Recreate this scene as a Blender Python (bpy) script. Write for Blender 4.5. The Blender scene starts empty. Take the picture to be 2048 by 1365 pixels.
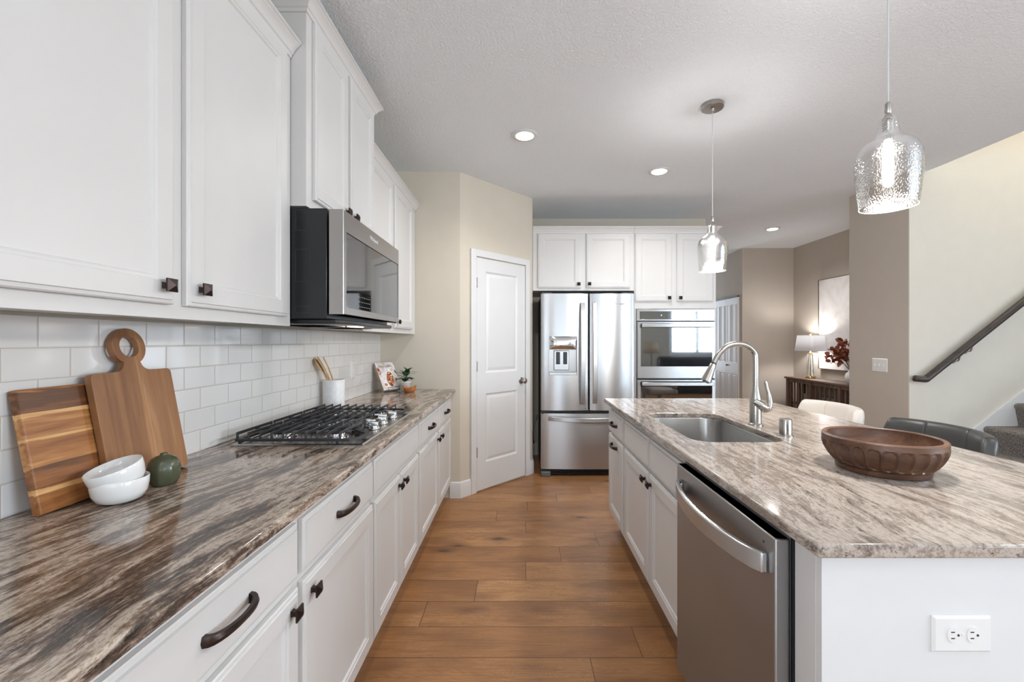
import bpy, bmesh, math, random
from mathutils import Vector, Matrix
random.seed(7)
PI = math.pi
C = bpy.context.scene.collection
SC = bpy.context.scene

# ------------------------------------------------------------------ camera, world, lights, exposure
cam_d = bpy.data.cameras.new('camera')
cam = bpy.data.objects.new('camera', cam_d); C.objects.link(cam)
cam.location = (0, 0, 1.317); cam.rotation_euler = (PI/2, 0, 0)
cam_d.sensor_width = 36; cam_d.lens = 870/2048*36
cam_d.shift_x = -16/2048; cam_d.shift_y = 0
cam_d.clip_start = 0.05
SC.camera = cam
vs = SC.view_settings
SC.display_settings.display_device = 'sRGB'
vs.view_transform = 'Standard'; vs.look = 'None'; vs.gamma = 1; vs.use_curve_mapping = False
vs.exposure = 0.33
SC.cycles.use_denoising = True
SC.cycles.max_bounces = 10; SC.cycles.diffuse_bounces = 6; SC.cycles.glossy_bounces = 6
SC.cycles.transparent_max_bounces = 16
SC.cycles.sample_clamp_indirect = 6
SC.cycles.caustics_reflective = False; SC.cycles.caustics_refractive = False

world = bpy.data.worlds.new('sky'); SC.world = world; world.use_nodes = True
bg = world.node_tree.nodes['Background']
bg.inputs[0].default_value = (0.86, 0.93, 1.0, 1); bg.inputs[1].default_value = 1.3

def area_light(name, loc, rot, sx, sy, power, col):
    l = bpy.data.lights.new(name, 'AREA'); l.shape = 'RECTANGLE'; l.size = sx; l.size_y = sy
    l.energy = power; l.color = col
    o = bpy.data.objects.new(name, l); C.objects.link(o); o.location = loc; o.rotation_euler = rot
    return o
DAY = (0.78, 0.90, 1.04)
# daylight by two openings behind the camera (wall at Y=-4.2), then three added fills
# (most are tilted upward to throw extra light on the ceiling)
area_light('daylight_patio', (0.75, -4.37, 1.1), (PI/2+.55, 0, 0), 2.4, 2.0, 36, DAY)
area_light('daylight_window', (5.25, -4.39, 1.6), (PI/2+.15, 0, 0), 1.6, 1.3, 190, DAY)
area_light('side_fill_light', (6.37, -1.2, 1.45), (PI/2+.5, 0, PI/2), 2.6, 1.6, 195, DAY)  # fill at an unseen window, added for stronger ambient light
area_light('left_fill_light', (-1.35, -2.3, 1.45), (PI/2+.25, 0, -PI/2), 2.0, 1.6, 170, DAY)  # fill at an unseen window, added to light the island doors
area_light('foyer_fill_light', (2.77, 9.02, 1.5), (PI/2, 0, PI), .9, 1.6, 20, DAY)  # added fill for hall and foyer; no door is built here

# ------------------------------------------------------------------ materials
def new_mat(name):
    m = bpy.data.materials.new(name); m.use_nodes = True
    nt = m.node_tree; b = nt.nodes['Principled BSDF']
    return m, nt, b
def N(nt, t, **kw):
    n = nt.nodes.new(t)
    for k, v in kw.items():
        if k.startswith('i_'):
            key = k[2:]
            key = int(key) if key.isdigit() else key
            n.inputs[key].default_value = v
        else: setattr(n, k, v)
    return n
def L(nt, a, b): nt.links.new(a, b)
def rgb(r, g, b): # sRGB 0-255 -> linear
    f = lambda c: (c/255/12.92 if c/255 <= .04045 else ((c/255+.055)/1.055)**2.4)
    return (f(r), f(g), f(b), 1)
def coords(nt, scale=(1,1,1), loc=(0,0,0)):
    tc = N(nt, 'ShaderNodeTexCoord'); mp = N(nt, 'ShaderNodeMapping')
    mp.inputs['Scale'].default_value = scale; mp.inputs['Location'].default_value = loc
    L(nt, tc.outputs['Object'], mp.inputs['Vector']); return mp.outputs['Vector']
def ramp(nt, src, stops):
    r = N(nt, 'ShaderNodeValToRGB'); e = r.color_ramp.elements
    e[0].position, e[0].color = stops[0]
    e[1].position, e[1].color = stops[-1]
    for p, c in stops[1:-1]:
        x = e.new(p); x.color = c
    L(nt, src, r.inputs['Fac']); return r.outputs['Color']
def noise(nt, vec, scale, detail=3, rough=.5, dist=0):
    n = N(nt, 'ShaderNodeTexNoise'); n.inputs['Scale'].default_value = scale
    n.inputs['Detail'].default_value = detail; n.inputs['Roughness'].default_value = rough
    n.inputs['Distortion'].default_value = dist
    L(nt, vec, n.inputs['Vector']); return n.outputs['Fac']
def mixc(nt, fac, a, b, mode='MIX'):
    m = N(nt, 'ShaderNodeMix', data_type='RGBA', blend_type=mode)
    for s, v in ((m.inputs['Factor'], fac), (m.inputs['A'], a), (m.inputs['B'], b)):
        if isinstance(v, (int, float, tuple)): s.default_value = v
        else: L(nt, v, s)
    return m.outputs['Result']
def math_(nt, op, a, b=None, c=None, clamp=False):
    m = N(nt, 'ShaderNodeMath', operation=op, use_clamp=clamp)
    for i, v in enumerate((a, b, c)):
        if v is None: continue
        if isinstance(v, (int, float)): m.inputs[i].default_value = v
        else: L(nt, v, m.inputs[i])
    return m.outputs[0]
def bump(nt, b, h, strength, dist=.002):
    n = N(nt, 'ShaderNodeBump'); n.inputs['Strength'].default_value = strength; n.inputs['Distance'].default_value = dist
    L(nt, h, n.inputs['Height']); L(nt, n.outputs['Normal'], b.inputs['Normal']); return n
def pbr(name, col, rough=.5, metal=0, spec=.5, var=.03, vscale=8, bmp=0, bscale=200, bdist=.001, coat=0, sheen=0):
    m, nt, b = new_mat(name)
    v = coords(nt)
    n = noise(nt, v, vscale, 3)
    c2 = tuple(max(0, x*(1-var)) for x in col[:3])+(1,)
    c1 = tuple(min(1, x*(1+var)) for x in col[:3])+(1,)
    L(nt, ramp(nt, n, [(.3, c2), (.7, c1)]), b.inputs['Base Color'])
    b.inputs['Roughness'].default_value = rough; b.inputs['Metallic'].default_value = metal
    b.inputs['Specular IOR Level'].default_value = spec
    b.inputs['Coat Weight'].default_value = coat
    b.inputs['Coat Roughness'].default_value = .08
    b.inputs['Sheen Weight'].default_value = sheen
    if bmp: bump(nt, b, noise(nt, v, bscale, 2), bmp, bdist)
    return m
M = {}
M['cab'] = pbr('cabinet_white', (.645, .632, .620, 1), .38, var=.01, spec=.4)
M['trim'] = pbr('trim_white', (.69, .69, .69, 1), .35, var=.01)
M['door'] = pbr('door_white', (.69, .69, .69, 1), .38, var=.01)
M['wall'] = pbr('wall_paint', (.60, .545, .455, 1), .75, var=.015, bmp=.12, bscale=260)
M['foyer'] = pbr('wall_paint_shaded', (.50, .445, .385, 1), .75, var=.015, bmp=.12, bscale=260)  # wall paint made darker: shade put into the colour
M['stairwall'] = pbr('wall_paint_lit', (.66, .63, .56, 1), .75, var=.015, bmp=.12, bscale=260)  # wall paint made lighter: stronger light put into the colour
M['plate'] = pbr('white_plastic', (.75, .745, .735, 1), .3, var=.01)
M['slot'] = pbr('dark_slot', (.03, .03, .03, 1), .5)
M['bronze'] = pbr('oil_rubbed_bronze', (.045, .03, .026, 1), .35, metal=.75, var=.3, vscale=30)
M['black'] = pbr('black_plastic', (.010, .011, .013, 1), .32, var=.1)
M['iron'] = pbr('cast_iron', (.028, .03, .034, 1), .42, var=.15, bmp=.25, bscale=500)
M['chrome'] = pbr('polished_chrome', (.78, .78, .78, 1), .12, metal=1)
M['nickel'] = pbr('satin_nickel', (.43, .405, .375, 1), .27, metal=1, var=.04)
M['ceramic'] = pbr('white_ceramic', (.82, .82, .81, 1), .12, var=.01, coat=.4)
M['green'] = pbr('dark_green_glaze', (.075, .082, .045, 1), .22, var=.1, coat=.3)
M['brass'] = pbr('brushed_brass', (.62, .43, .19, 1), .3, metal=1, var=.05)
M['whiteleather'] = pbr('cream_leather', (.68, .62, .555, 1), .42, var=.03, bmp=.3, bscale=350)
M['darkleather'] = pbr('charcoal_leather', (.045, .044, .041, 1), .36, var=.1, bmp=.3, bscale=350)
M['sofa'] = pbr('black_leather', (.03, .03, .032, 1), .3, var=.1, bmp=.3, bscale=300)
M['rail'] = pbr('dark_stained_handrail', (.040, .030, .026, 1), .4, var=.25, vscale=20)
M['darkmetal'] = pbr('dark_metal', (.03, .03, .03, 1), .4, metal=.8)
M['rust'] = pbr('rust_red_leaf', (.22, .055, .025, 1), .6, var=.4, vscale=25)
M['leaf'] = pbr('deep_green_leaf', (.018, .07, .022, 1), .35, var=.5, vscale=25)
M['soil'] = pbr('potting_soil', (.03, .02, .015, 1), .9)
M['utensil'] = pbr('pale_bamboo', (.62, .38, .17, 1), .5, var=.15, vscale=40)
M['paper'] = pbr('book_pages', (.75, .73, .68, 1), .8)
M['silicone'] = pbr('grey_plastic', (.12, .125, .13, 1), .45)
M['blind'] = pbr('white_blind', (.8, .8, .8, 1), .5)
M['cabinside'] = pbr('cabinet_interior', (.35, .28, .2, 1), .6)

def m_emit(name, col, strength):
    m, nt, b = new_mat(name)
    b.inputs['Base Color'].default_value = (1,1,1,1)
    n = noise(nt, coords(nt), 3)
    b.inputs['Emission Strength'].default_value = strength
    L(nt, ramp(nt, n, [(0, col), (1, col)]), b.inputs['Emission Color'])
    return m
M['led'] = m_emit('led_diffuser', (1, .97, .92, 1), 14)
M['bulb'] = m_emit('bulb_glow', (1, .95, .88, 1), 22)
M['hoodlamp'] = m_emit('hood_lamp_glow', (1, .78, .5, 1), 6)

def m_glass(name, tint, bumpy, gloss=1.0, seeds=False):
    # thin clear glass: see-through with an angle dependent surface reflection
    m, nt, b = new_mat(name); nt.nodes.remove(b)
    out = nt.nodes['Material Output']
    tr = N(nt, 'ShaderNodeBsdfTransparent'); tr.inputs[0].default_value = tint
    gl = N(nt, 'ShaderNodeBsdfGlossy'); gl.inputs['Roughness'].default_value = .06
    fr = N(nt, 'ShaderNodeFresnel'); fr.inputs[0].default_value = 1.5
    mx = N(nt, 'ShaderNodeMixShader')
    fac = math_(nt, 'MULTIPLY', fr.outputs[0], gloss, clamp=True)
    if bumpy:
        v = coords(nt)
        vo = N(nt, 'ShaderNodeTexVoronoi'); vo.inputs['Scale'].default_value = 170; L(nt, v, vo.inputs['Vector'])
        d = math_(nt, 'LESS_THAN', vo.outputs['Distance'], .22)
        bn = N(nt, 'ShaderNodeBump'); bn.inputs['Strength'].default_value = bumpy; bn.inputs['Distance'].default_value = .002
        L(nt, vo.outputs['Distance'], bn.inputs['Height'])
        L(nt, bn.outputs[0], gl.inputs['Normal']); L(nt, bn.outputs[0], fr.inputs['Normal'])
        big = noise(nt, v, 14, 2)
        big = math_(nt, 'GREATER_THAN', big, .52)
        sd = math_(nt, 'MULTIPLY', d, big)
        fac = math_(nt, 'ADD', fac, math_(nt, 'MULTIPLY', sd, .25), clamp=True)
    L(nt, fac, mx.inputs[0]); L(nt, tr.outputs[0], mx.inputs[1]); L(nt, gl.outputs[0], mx.inputs[2])
    L(nt, mx.outputs[0], out.inputs['Surface'])
    return m
M['seeded'] = m_glass('seeded_clear_glass', (.975, .97, .965, 1), .5, .95)
M['pane'] = m_glass('window_glass', (.95, .97, .97, 1), 0, .6)
M['crystal'] = m_glass('crystal_glass', (.95, .96, .96, 1), 0, 2.0)
M['cordclear'] = pbr('clear_cord', (.62, .62, .62, 1), .25)

def m_blackglass():
    m, nt, b = new_mat('black_oven_glass')
    n = noise(nt, coords(nt), 2)
    L(nt, ramp(nt, n, [(0, (.006,.006,.007,1)), (1, (.010,.010,.011,1))]), b.inputs['Base Color'])
    b.inputs['Roughness'].default_value = .03; b.inputs['Specular IOR Level'].default_value = 1.0
    b.inputs['IOR'].default_value = 1.9
    return m
M['bglass'] = m_blackglass()
def m_steel(name, col, rough, aniso=.6, dirscale=(1, 1, 60), rot=0.0):
    m, nt, b = new_mat(name)
    v = coords(nt, dirscale)
    n = noise(nt, v, 18, 3, .6)
    c2 = tuple(x*.985 for x in col[:3])+(1,)
    L(nt, ramp(nt, n, [(.35, c2), (.65, col)]), b.inputs['Base Color'])
    r = N(nt, 'ShaderNodeMapRange'); r.inputs['To Min'].default_value = rough*.96; r.inputs['To Max'].default_value = rough*1.05
    b.inputs['Roughness'].default_value = rough
    b.inputs['Metallic'].default_value = 1; b.inputs['Anisotropic'].default_value = aniso
    b.inputs['Anisotropic Rotation'].default_value = rot
    t = N(nt, 'ShaderNodeCombineXYZ'); t.inputs['Z'].default_value = 1; L(nt, t.outputs[0], b.inputs['Tangent'])
    return m
M['steel'] = m_steel('brushed_stainless', (.54, .54, .545, 1), .27, .8)
M['steeldark'] = m_steel('dark_brushed_stainless', (.37, .365, .365, 1), .38, .75)
M['mwsteel'] = m_steel('grey_brushed_stainless', (.40, .38, .365, 1), .30, .5)
M['sinksteel'] = m_steel('satin_sink_steel', (.40, .39, .375, 1), .27, 0, (1, 8, 8))
M['cooksteel'] = m_steel('cooktop_steel', (.46, .44, .42, 1), .25, 0, (1, 8, 8))
def m_mwglass():
    m, nt, b = new_mat('microwave_mirror_glass')
    n = noise(nt, coords(nt), 2)
    L(nt, ramp(nt, n, [(0, (.19,.185,.18,1)), (1, (.20,.195,.19,1))]), b.inputs['Base Color'])
    b.inputs['Roughness'].default_value = .05; b.inputs['Metallic'].default_value = .9
    return m
M['mwglass'] = m_mwglass()

def m_ceiling():
    m, nt, b = new_mat('knockdown_ceiling')
    v = coords(nt)
    n = noise(nt, v, 75, 4, .6, .6); n2 = noise(nt, v, 1.5, 2)
    L(nt, ramp(nt, n2, [(.3, (.83,.865,.895,1)), (.7, (.85,.885,.915,1))]), b.inputs['Base Color'])
    b.inputs['Roughness'].default_value = .85; b.inputs['Specular IOR Level'].default_value = .2
    h = ramp(nt, n, [(.42, (0,0,0,1)), (.58, (1,1,1,1))])
    bump(nt, b, h, .55, .005)
    return m
M['ceiling'] = m_ceiling()

def m_tile():
    m, nt, b = new_mat('glossy_subway_tile')
    v0 = N(nt, 'ShaderNodeTexCoord'); sp = N(nt, 'ShaderNodeSeparateXYZ'); L(nt, v0.outputs['Object'], sp.inputs[0])
    cb = N(nt, 'ShaderNodeCombineXYZ'); L(nt, sp.outputs['Y'], cb.inputs['X']); L(nt, sp.outputs['Z'], cb.inputs['Y'])
    # object origin sits on the counter, at a joint of the first course
    br = N(nt, 'ShaderNodeTexBrick', offset=.5, offset_frequency=2, squash=1.0)
    L(nt, cb.outputs[0], br.inputs['Vector'])
    br.inputs['Scale'].default_value = 1; br.inputs['Brick Width'].default_value = .1534; br.inputs['Row Height'].default_value = .0773
    br.inputs['Mortar Size'].default_value = .0011; br.inputs['Mortar Smooth'].default_value = .3
    br.inputs['Color1'].default_value = (.76,.745,.725,1); br.inputs['Color2'].default_value = (.80,.785,.765,1)
    br.inputs['Mortar'].default_value = (.52,.46,.38,1)
    L(nt, br.outputs['Color'], b.inputs['Base Color'])
    L(nt, math_(nt, 'ADD', math_(nt, 'MULTIPLY', br.outputs['Fac'], .5), .08), b.inputs['Roughness'])
    # pillowed edge: a second, softer brick pattern feeds the bump
    b2 = N(nt, 'ShaderNodeTexBrick', offset=.5, offset_frequency=2, squash=1.0)
    L(nt, cb.outputs[0], b2.inputs['Vector'])
    b2.inputs['Scale'].default_value = 1; b2.inputs['Brick Width'].default_value = .1534; b2.inputs['Row Height'].default_value = .0773
    b2.inputs['Mortar Size'].default_value = .0045; b2.inputs['Mortar Smooth'].default_value = 1.0
    h = math_(nt, 'SUBTRACT', 1, b2.outputs['Fac'])
    wob = math_(nt, 'MULTIPLY', noise(nt, v0.outputs['Object'], 9, 2), .35)
    bump(nt, b, math_(nt, 'ADD', h, wob), .5, .0025)
    b.inputs['Coat Weight'].default_value = .3
    return m
M['tile'] = m_tile()

def m_granite(name, light, seed):
    m, nt, b = new_mat(name)
    tc = N(nt, 'ShaderNodeTexCoord')
    v0 = tc.outputs['Object']
    # slow warp so that the streaks wander
    w = N(nt, 'ShaderNodeTexNoise'); w.inputs['Scale'].default_value = 1.3; w.inputs['Detail'].default_value = 3
    L(nt, v0, w.inputs['Vector'])
    ws = N(nt, 'ShaderNodeVectorMath', operation='SUBTRACT'); L(nt, w.outputs['Color'], ws.inputs[0]); ws.inputs[1].default_value = (.5,.5,.5)
    wm = N(nt, 'ShaderNodeVectorMath', operation='MULTIPLY'); L(nt, ws.outputs[0], wm.inputs[0]); wm.inputs[1].default_value = (.22, .3, .2)
    wa = N(nt, 'ShaderNodeVectorMath', operation='ADD'); L(nt, v0, wa.inputs[0]); L(nt, wm.outputs[0], wa.inputs[1])
    rt = N(nt, 'ShaderNodeMapping'); L(nt, wa.outputs[0], rt.inputs[0]); rt.inputs['Rotation'].default_value = (0, 0, math.radians(9 if not light else 3)); rt.inputs['Location'].default_value = (seed, seed*.7, 0)
    def st(sx, sy, sz):
        mp = N(nt, 'ShaderNodeMapping'); mp.inputs['Scale'].default_value = (sx, sy, sz); L(nt, rt.outputs[0], mp.inputs[0]); return mp.outputs[0]
    big = noise(nt, st(5.5, .75, 5.5), 1.0, 10, .66, .25)
    mid = noise(nt, st(24, 3.2, 24), 1.0, 9, .70, .15)
    fine = noise(nt, st(190, 80, 190), 1.0, 4, .75)
    thin = noise(nt, st(46, 4.5, 46), 1.0, 8, .68, .35)
    blot = noise(nt, st(30, 13, 30), 1.0, 8, .72, .2)
    streak = noise(nt, st(62, 5.0, 62), 1.0, 7, .62, .1)
    wt = (.34, .26, .13, .14, .13) if light else (.42, .25, .10, .12, .11)
    s = math_(nt, 'ADD', math_(nt, 'MULTIPLY', big, wt[0]), math_(nt, 'MULTIPLY', mid, wt[1]))
    s = math_(nt, 'ADD', s, math_(nt, 'ADD', math_(nt, 'MULTIPLY', fine, wt[2]), math_(nt, 'ADD', math_(nt, 'MULTIPLY', blot, wt[3]), math_(nt, 'MULTIPLY', streak, wt[4]))))
    if light:
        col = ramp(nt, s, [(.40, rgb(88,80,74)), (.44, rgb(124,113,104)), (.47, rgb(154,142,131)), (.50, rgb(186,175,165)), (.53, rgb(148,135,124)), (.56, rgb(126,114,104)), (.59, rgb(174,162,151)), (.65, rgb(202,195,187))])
        vein = ramp(nt, thin, [(.38, (1,1,1,1)), (.46, (0,0,0,1))])
        vein = mixc(nt, 1.0, vein, ramp(nt, fine, [(.40, (.15,.15,.15,1)), (.58, (1,1,1,1))]), 'MULTIPLY')
        col = mixc(nt, vein, col, rgb(92,82,76))
        pk = ramp(nt, mid, [(.58, (0,0,0,1)), (.72, (.30,.30,.30,1))])
        col = mixc(nt, pk, col, rgb(198,168,150))
    else:
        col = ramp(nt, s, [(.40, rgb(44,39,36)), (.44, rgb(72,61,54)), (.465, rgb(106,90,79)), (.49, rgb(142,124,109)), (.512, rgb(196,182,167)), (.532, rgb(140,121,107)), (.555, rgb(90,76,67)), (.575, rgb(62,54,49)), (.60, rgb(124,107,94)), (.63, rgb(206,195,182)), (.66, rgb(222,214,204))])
        vein = ramp(nt, thin, [(.36, (1,1,1,1)), (.43, (0,0,0,1))])
        vein = mixc(nt, 1.0, vein, ramp(nt, fine, [(.38, (.25,.25,.25,1)), (.56, (1,1,1,1))]), 'MULTIPLY')
        col = mixc(nt, vein, col, rgb(46,42,41))
        lt = ramp(nt, thin, [(.58, (0,0,0,1)), (.68, (.6,.6,.6,1))])
        col = mixc(nt, lt, col, rgb(208,198,186))
        pk = ramp(nt, mid, [(.60, (0,0,0,1)), (.72, (.35,.35,.35,1))])
        col = mixc(nt, pk, col, rgb(148,118,106))
    L(nt, col, b.inputs['Base Color'])
    b.inputs['Roughness'].default_value = .10
    b.inputs['Specular IOR Level'].default_value = .5
    bump(nt, b, fine, .05, .0004)
    return m
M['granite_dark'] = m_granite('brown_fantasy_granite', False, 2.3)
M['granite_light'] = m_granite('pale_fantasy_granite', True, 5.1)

def m_floor():
    m, nt, b = new_mat('oak_plank_floor')
    uv = N(nt, 'ShaderNodeUVMap', uv_map='plank'); uv2 = N(nt, 'ShaderNodeUVMap', uv_map='rest')
    at = N(nt, 'ShaderNodeAttribute', attribute_name='plank_rand')
    s1 = N(nt, 'ShaderNodeSeparateXYZ'); L(nt, uv.outputs[0], s1.inputs[0])
    s2 = N(nt, 'ShaderNodeSeparateXYZ'); L(nt, uv2.outputs[0], s2.inputs[0])
    dx = math_(nt, 'MINIMUM', s1.outputs[0], s2.outputs[0]); dy = math_(nt, 'MINIMUM', s1.outputs[1], s2.outputs[1])
    d = math_(nt, 'MINIMUM', dx, dy)
    r = math_(nt, 'MULTIPLY', at.outputs['Fac'], 37.0)
    cb = N(nt, 'ShaderNodeCombineXYZ'); L(nt, math_(nt, 'ADD', s1.outputs[0], r), cb.inputs[0]); L(nt, math_(nt, 'ADD', s1.outputs[1], r), cb.inputs[1]); L(nt, r, cb.inputs[2])
    def st(sx, sy):
        mp = N(nt, 'ShaderNodeMapping'); mp.inputs['Scale'].default_value = (sx, sy, 1); L(nt, cb.outputs[0], mp.inputs[0]); return mp.outputs[0]
    cath = noise(nt, st(1.6, 9), 1, 2, .5, 1.2)
    rings = math_(nt, 'FRACT', math_(nt, 'MULTIPLY', cath, 30))
    rings = math_(nt, 'ABSOLUTE', math_(nt, 'SUBTRACT', rings, .5))
    grain = noise(nt, st(5, 160), 1, 4, .65, .3)
    blotch = noise(nt, st(2.2, 7), 1, 4, .6)
    vo = N(nt, 'ShaderNodeTexVoronoi'); vo.inputs['Scale'].default_value = 1
    wv = noise(nt, st(6, 20), 1, 2)
    mpk = st(3.0, 7.0)
    va = N(nt, 'ShaderNodeVectorMath', operation='ADD'); L(nt, mpk, va.inputs[0])
    wcb = N(nt, 'ShaderNodeCombineXYZ'); L(nt, math_(nt, 'MULTIPLY', wv, .35), wcb.inputs[0]); L(nt, math_(nt, 'MULTIPLY', wv, .3), wcb.inputs[1]); L(nt, wcb.outputs[0], va.inputs[1])
    L(nt, va.outputs[0], vo.inputs['Vector'])
    knot = ramp(nt, vo.outputs['Distance'], [(.07, (1,1,1,1)), (.15, (.45,.45,.45,1)), (.34, (0,0,0,1))])
    sel = N(nt, 'ShaderNodeSeparateColor'); L(nt, vo.outputs['Color'], sel.inputs[0])
    knot = mixc(nt, math_(nt, 'GREATER_THAN', sel.outputs[0], .72), (0,0,0,1), knot)
    base = ramp(nt, at.outputs['Fac'], [(0, rgb(164,117,74)), (.5, rgb(177,129,84)), (1, rgb(190,143,96))])
    c = mixc(nt, ramp(nt, blotch, [(.38, (.75,.75,.75,1)), (.56, (0,0,0,1))]), base, rgb(128,90,62))
    c = mixc(nt, math_(nt, 'MULTIPLY', rings, 1.1), c, rgb(146,102,66))
    c = mixc(nt, ramp(nt, grain, [(.38, (.42,.42,.42,1)), (.56, (0,0,0,1))]), c, rgb(122,80,50))
    c = mixc(nt, math_(nt, 'MULTIPLY', knot, .9), c, rgb(72,50,40))
    seam = ramp(nt, d, [(.0004, (1,1,1,1)), (.0016, (0,0,0,1))])
    c = mixc(nt, math_(nt, 'MULTIPLY', seam, .75), c, rgb(70,42,26))
    L(nt, c, b.inputs['Base Color'])
    b.inputs['Roughness'].default_value = .36; b.inputs['Specular IOR Level'].default_value = .35
    bump(nt, b, math_(nt, 'SUBTRACT', grain, math_(nt, 'MULTIPLY', seam, 2)), .12, .0008)
    return m
M['floor'] = m_floor()

def m_wood(name, stops, axis='Z', scale=1.0, rough=.42, stripes=None, stripe_axis='Z', amp=.22):
    m, nt, b = new_mat(name)
    s = {'X': (1.2, 14, 14), 'Y': (14, 1.2, 14), 'Z': (14, 14, 1.2)}[axis]
    s = tuple(k*scale for k in s)
    v = coords(nt, s)
    n = noise(nt, v, 1, 5, .6, .6)
    f = noise(nt, coords(nt, tuple(k*7 for k in s)), 1, 3, .6)
    t = math_(nt, 'ADD', math_(nt, 'MULTIPLY', n, .75), math_(nt, 'MULTIPLY', f, .25))
    if stripes:   # laminated staves: each stave shifts the tone
        tc = N(nt, 'ShaderNodeTexCoord'); sp = N(nt, 'ShaderNodeSeparateXYZ'); L(nt, tc.outputs['Object'], sp.inputs[0])
        q = math_(nt, 'FLOOR', math_(nt, 'MULTIPLY', math_(nt, 'ADD', sp.outputs[stripe_axis], math_(nt, 'MULTIPLY', math_(nt, 'SUBTRACT', n, .5), .02)), stripes))
        wn = N(nt, 'ShaderNodeTexWhiteNoise', noise_dimensions='1D'); L(nt, q, wn.inputs['W'])
        t = math_(nt, 'ADD', t, math_(nt, 'MULTIPLY', math_(nt, 'SUBTRACT', wn.outputs['Value'], .5), amp))
        fr = math_(nt, 'FRACT', math_(nt, 'MULTIPLY', math_(nt, 'ADD', sp.outputs[stripe_axis], math_(nt, 'MULTIPLY', math_(nt, 'SUBTRACT', n, .5), .05)), stripes))
        t = math_(nt, 'ADD', t, math_(nt, 'MULTIPLY', math_(nt, 'GREATER_THAN', fr, .82), amp*.75))
    L(nt, ramp(nt, t, stops), b.inputs['Base Color'])
    b.inputs['Roughness'].default_value = rough
    bump(nt, b, f, .1, .0006)
    return m
M['acacia'] = m_wood('striped_acacia', [(.34, rgb(92,56,32)), (.45, rgb(140,88,48)), (.54, rgb(170,110,62)), (.66, rgb(206,154,98)), (.78, rgb(222,178,124))], 'Y', 1.0, .4, 17, 'Z')
M['walnut'] = m_wood('tan_acacia_paddle', [(.30, rgb(104,68,44)), (.46, rgb(140,96,62)), (.58, rgb(160,112,74)), (.74, rgb(190,142,100))], 'Z', 1.0, .45, 14, 'Y')
M['bowlwood'] = m_wood('mango_wood_bowl', [(.3, rgb(48,30,22)), (.5, rgb(86,57,41)), (.7, rgb(122,88,64))], 'X', 1.0, .38)
M['burl'] = m_wood('olive_burl', [(.3, rgb(110,60,26)), (.5, rgb(180,114,58)), (.7, rgb(206,146,84))], 'X', 3.0, .5)
M['barn'] = m_wood('weathered_brown_wood', [(.3, rgb(64,50,42)), (.5, rgb(100,80,68)), (.7, rgb(140,120,104))], 'Y', 1.2, .6)
M['barnpost'] = m_wood('weathered_brown_post', [(.3, rgb(60,44,37)), (.5, rgb(94,74,62)), (.7, rgb(130,106,92))], 'Z', 1.2, .6)

def m_marble():
    m, nt, b = new_mat('white_marble')
    v = coords(nt)
    n = noise(nt, v, 14, 6, .65, 2.0)
    L(nt, ramp(nt, n, [(.42, (.82,.82,.815,1)), (.50, (.77,.76,.75,1)), (.53, (.83,.825,.82,1)), (.7, (.85,.845,.84,1))]), b.inputs['Base Color'])
    b.inputs['Roughness'].default_value = .35; return m
M['marble'] = m_marble()
def m_carpet():
    m, nt, b = new_mat('speckled_carpet')
    v = coords(nt)
    n = noise(nt, v, 260, 2, .7); n2 = noise(nt, v, 90, 3, .7)
    L(nt, ramp(nt, n, [(.36, rgb(52,44,40)), (.47, rgb(96,86,80)), (.55, rgb(132,122,114)), (.66, rgb(214,206,196))]), b.inputs['Base Color'])
    b.inputs['Roughness'].default_value = .95; b.inputs['Specular IOR Level'].default_value = .1
    b.inputs['Sheen Weight'].default_value = .2
    bump(nt, b, math_(nt, 'ADD', n, n2), 1.0, .006); return m
M['carpet'] = m_carpet()
def m_shade():
    m, nt, b = new_mat('linen_lampshade')
    v = coords(nt, (200, 200, 40)); n = noise(nt, v, 1, 2)
    L(nt, ramp(nt, n, [(.3, (.78,.78,.79,1)), (.7, (.84,.84,.85,1))]), b.inputs['Base Color'])
    b.inputs['Roughness'].default_value = .9
    b.inputs['Emission Color'].default_value = (.93,.94,1,1); b.inputs['Emission Strength'].default_value = .12
    return m
M['shade'] = m_shade()
def m_canvas():
    m, nt, b = new_mat('plaster_canvas')
    v = coords(nt)
    n = noise(nt, v, 3.2, 6, .6, 1.5)
    L(nt, ramp(nt, n, [(.3, (.70,.66,.64,1)), (.5, (.80,.77,.76,1)), (.7, (.84,.83,.83,1))]), b.inputs['Base Color'])
    b.inputs['Roughness'].default_value = .8
    bump(nt, b, noise(nt, v, 9, 6, .7, 2.5), .6, .006); return m
M['canvas'] = m_canvas()
def m_food():
    m, nt, b = new_mat('printed_dish_of_food')
    v = coords(nt)
    vo = N(nt, 'ShaderNodeTexVoronoi'); vo.inputs['Scale'].default_value = 120; L(nt, v, vo.inputs['Vector'])
    s = N(nt, 'ShaderNodeSeparateColor'); L(nt, vo.outputs['Color'], s.inputs[0])
    L(nt, ramp(nt, s.outputs[0], [(0, rgb(96,30,20)), (.25, rgb(60,50,24)), (.4, rgb(190,70,36)), (.6, rgb(222,120,60)), (.75, rgb(110,30,28)), (.9, rgb(236,210,170))]), b.inputs['Base Color'])
    s2 = b.inputs['Roughness']; s2.default_value = .4; return m
M['food'] = m_food()
def m_cover():
    m, nt, b = new_mat('printed_book_cover')
    v = coords(nt)
    n = noise(nt, v, 22, 3, .6, 1)
    L(nt, ramp(nt, n, [(.36, rgb(206,176,150)), (.46, rgb(214,206,204)), (.6, rgb(226,226,232)), (.75, rgb(232,232,238))]), b.inputs['Base Color'])
    b.inputs['Roughness'].default_value = .3; return m
M['cover'] = m_cover()
M['coverside'] = pbr('patterned_book_edge', (.36, .28, .23, 1), .6, var=.6, vscale=160)
M['ink'] = pbr('slate_ink', (.16, .2, .25, 1), .5)
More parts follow.
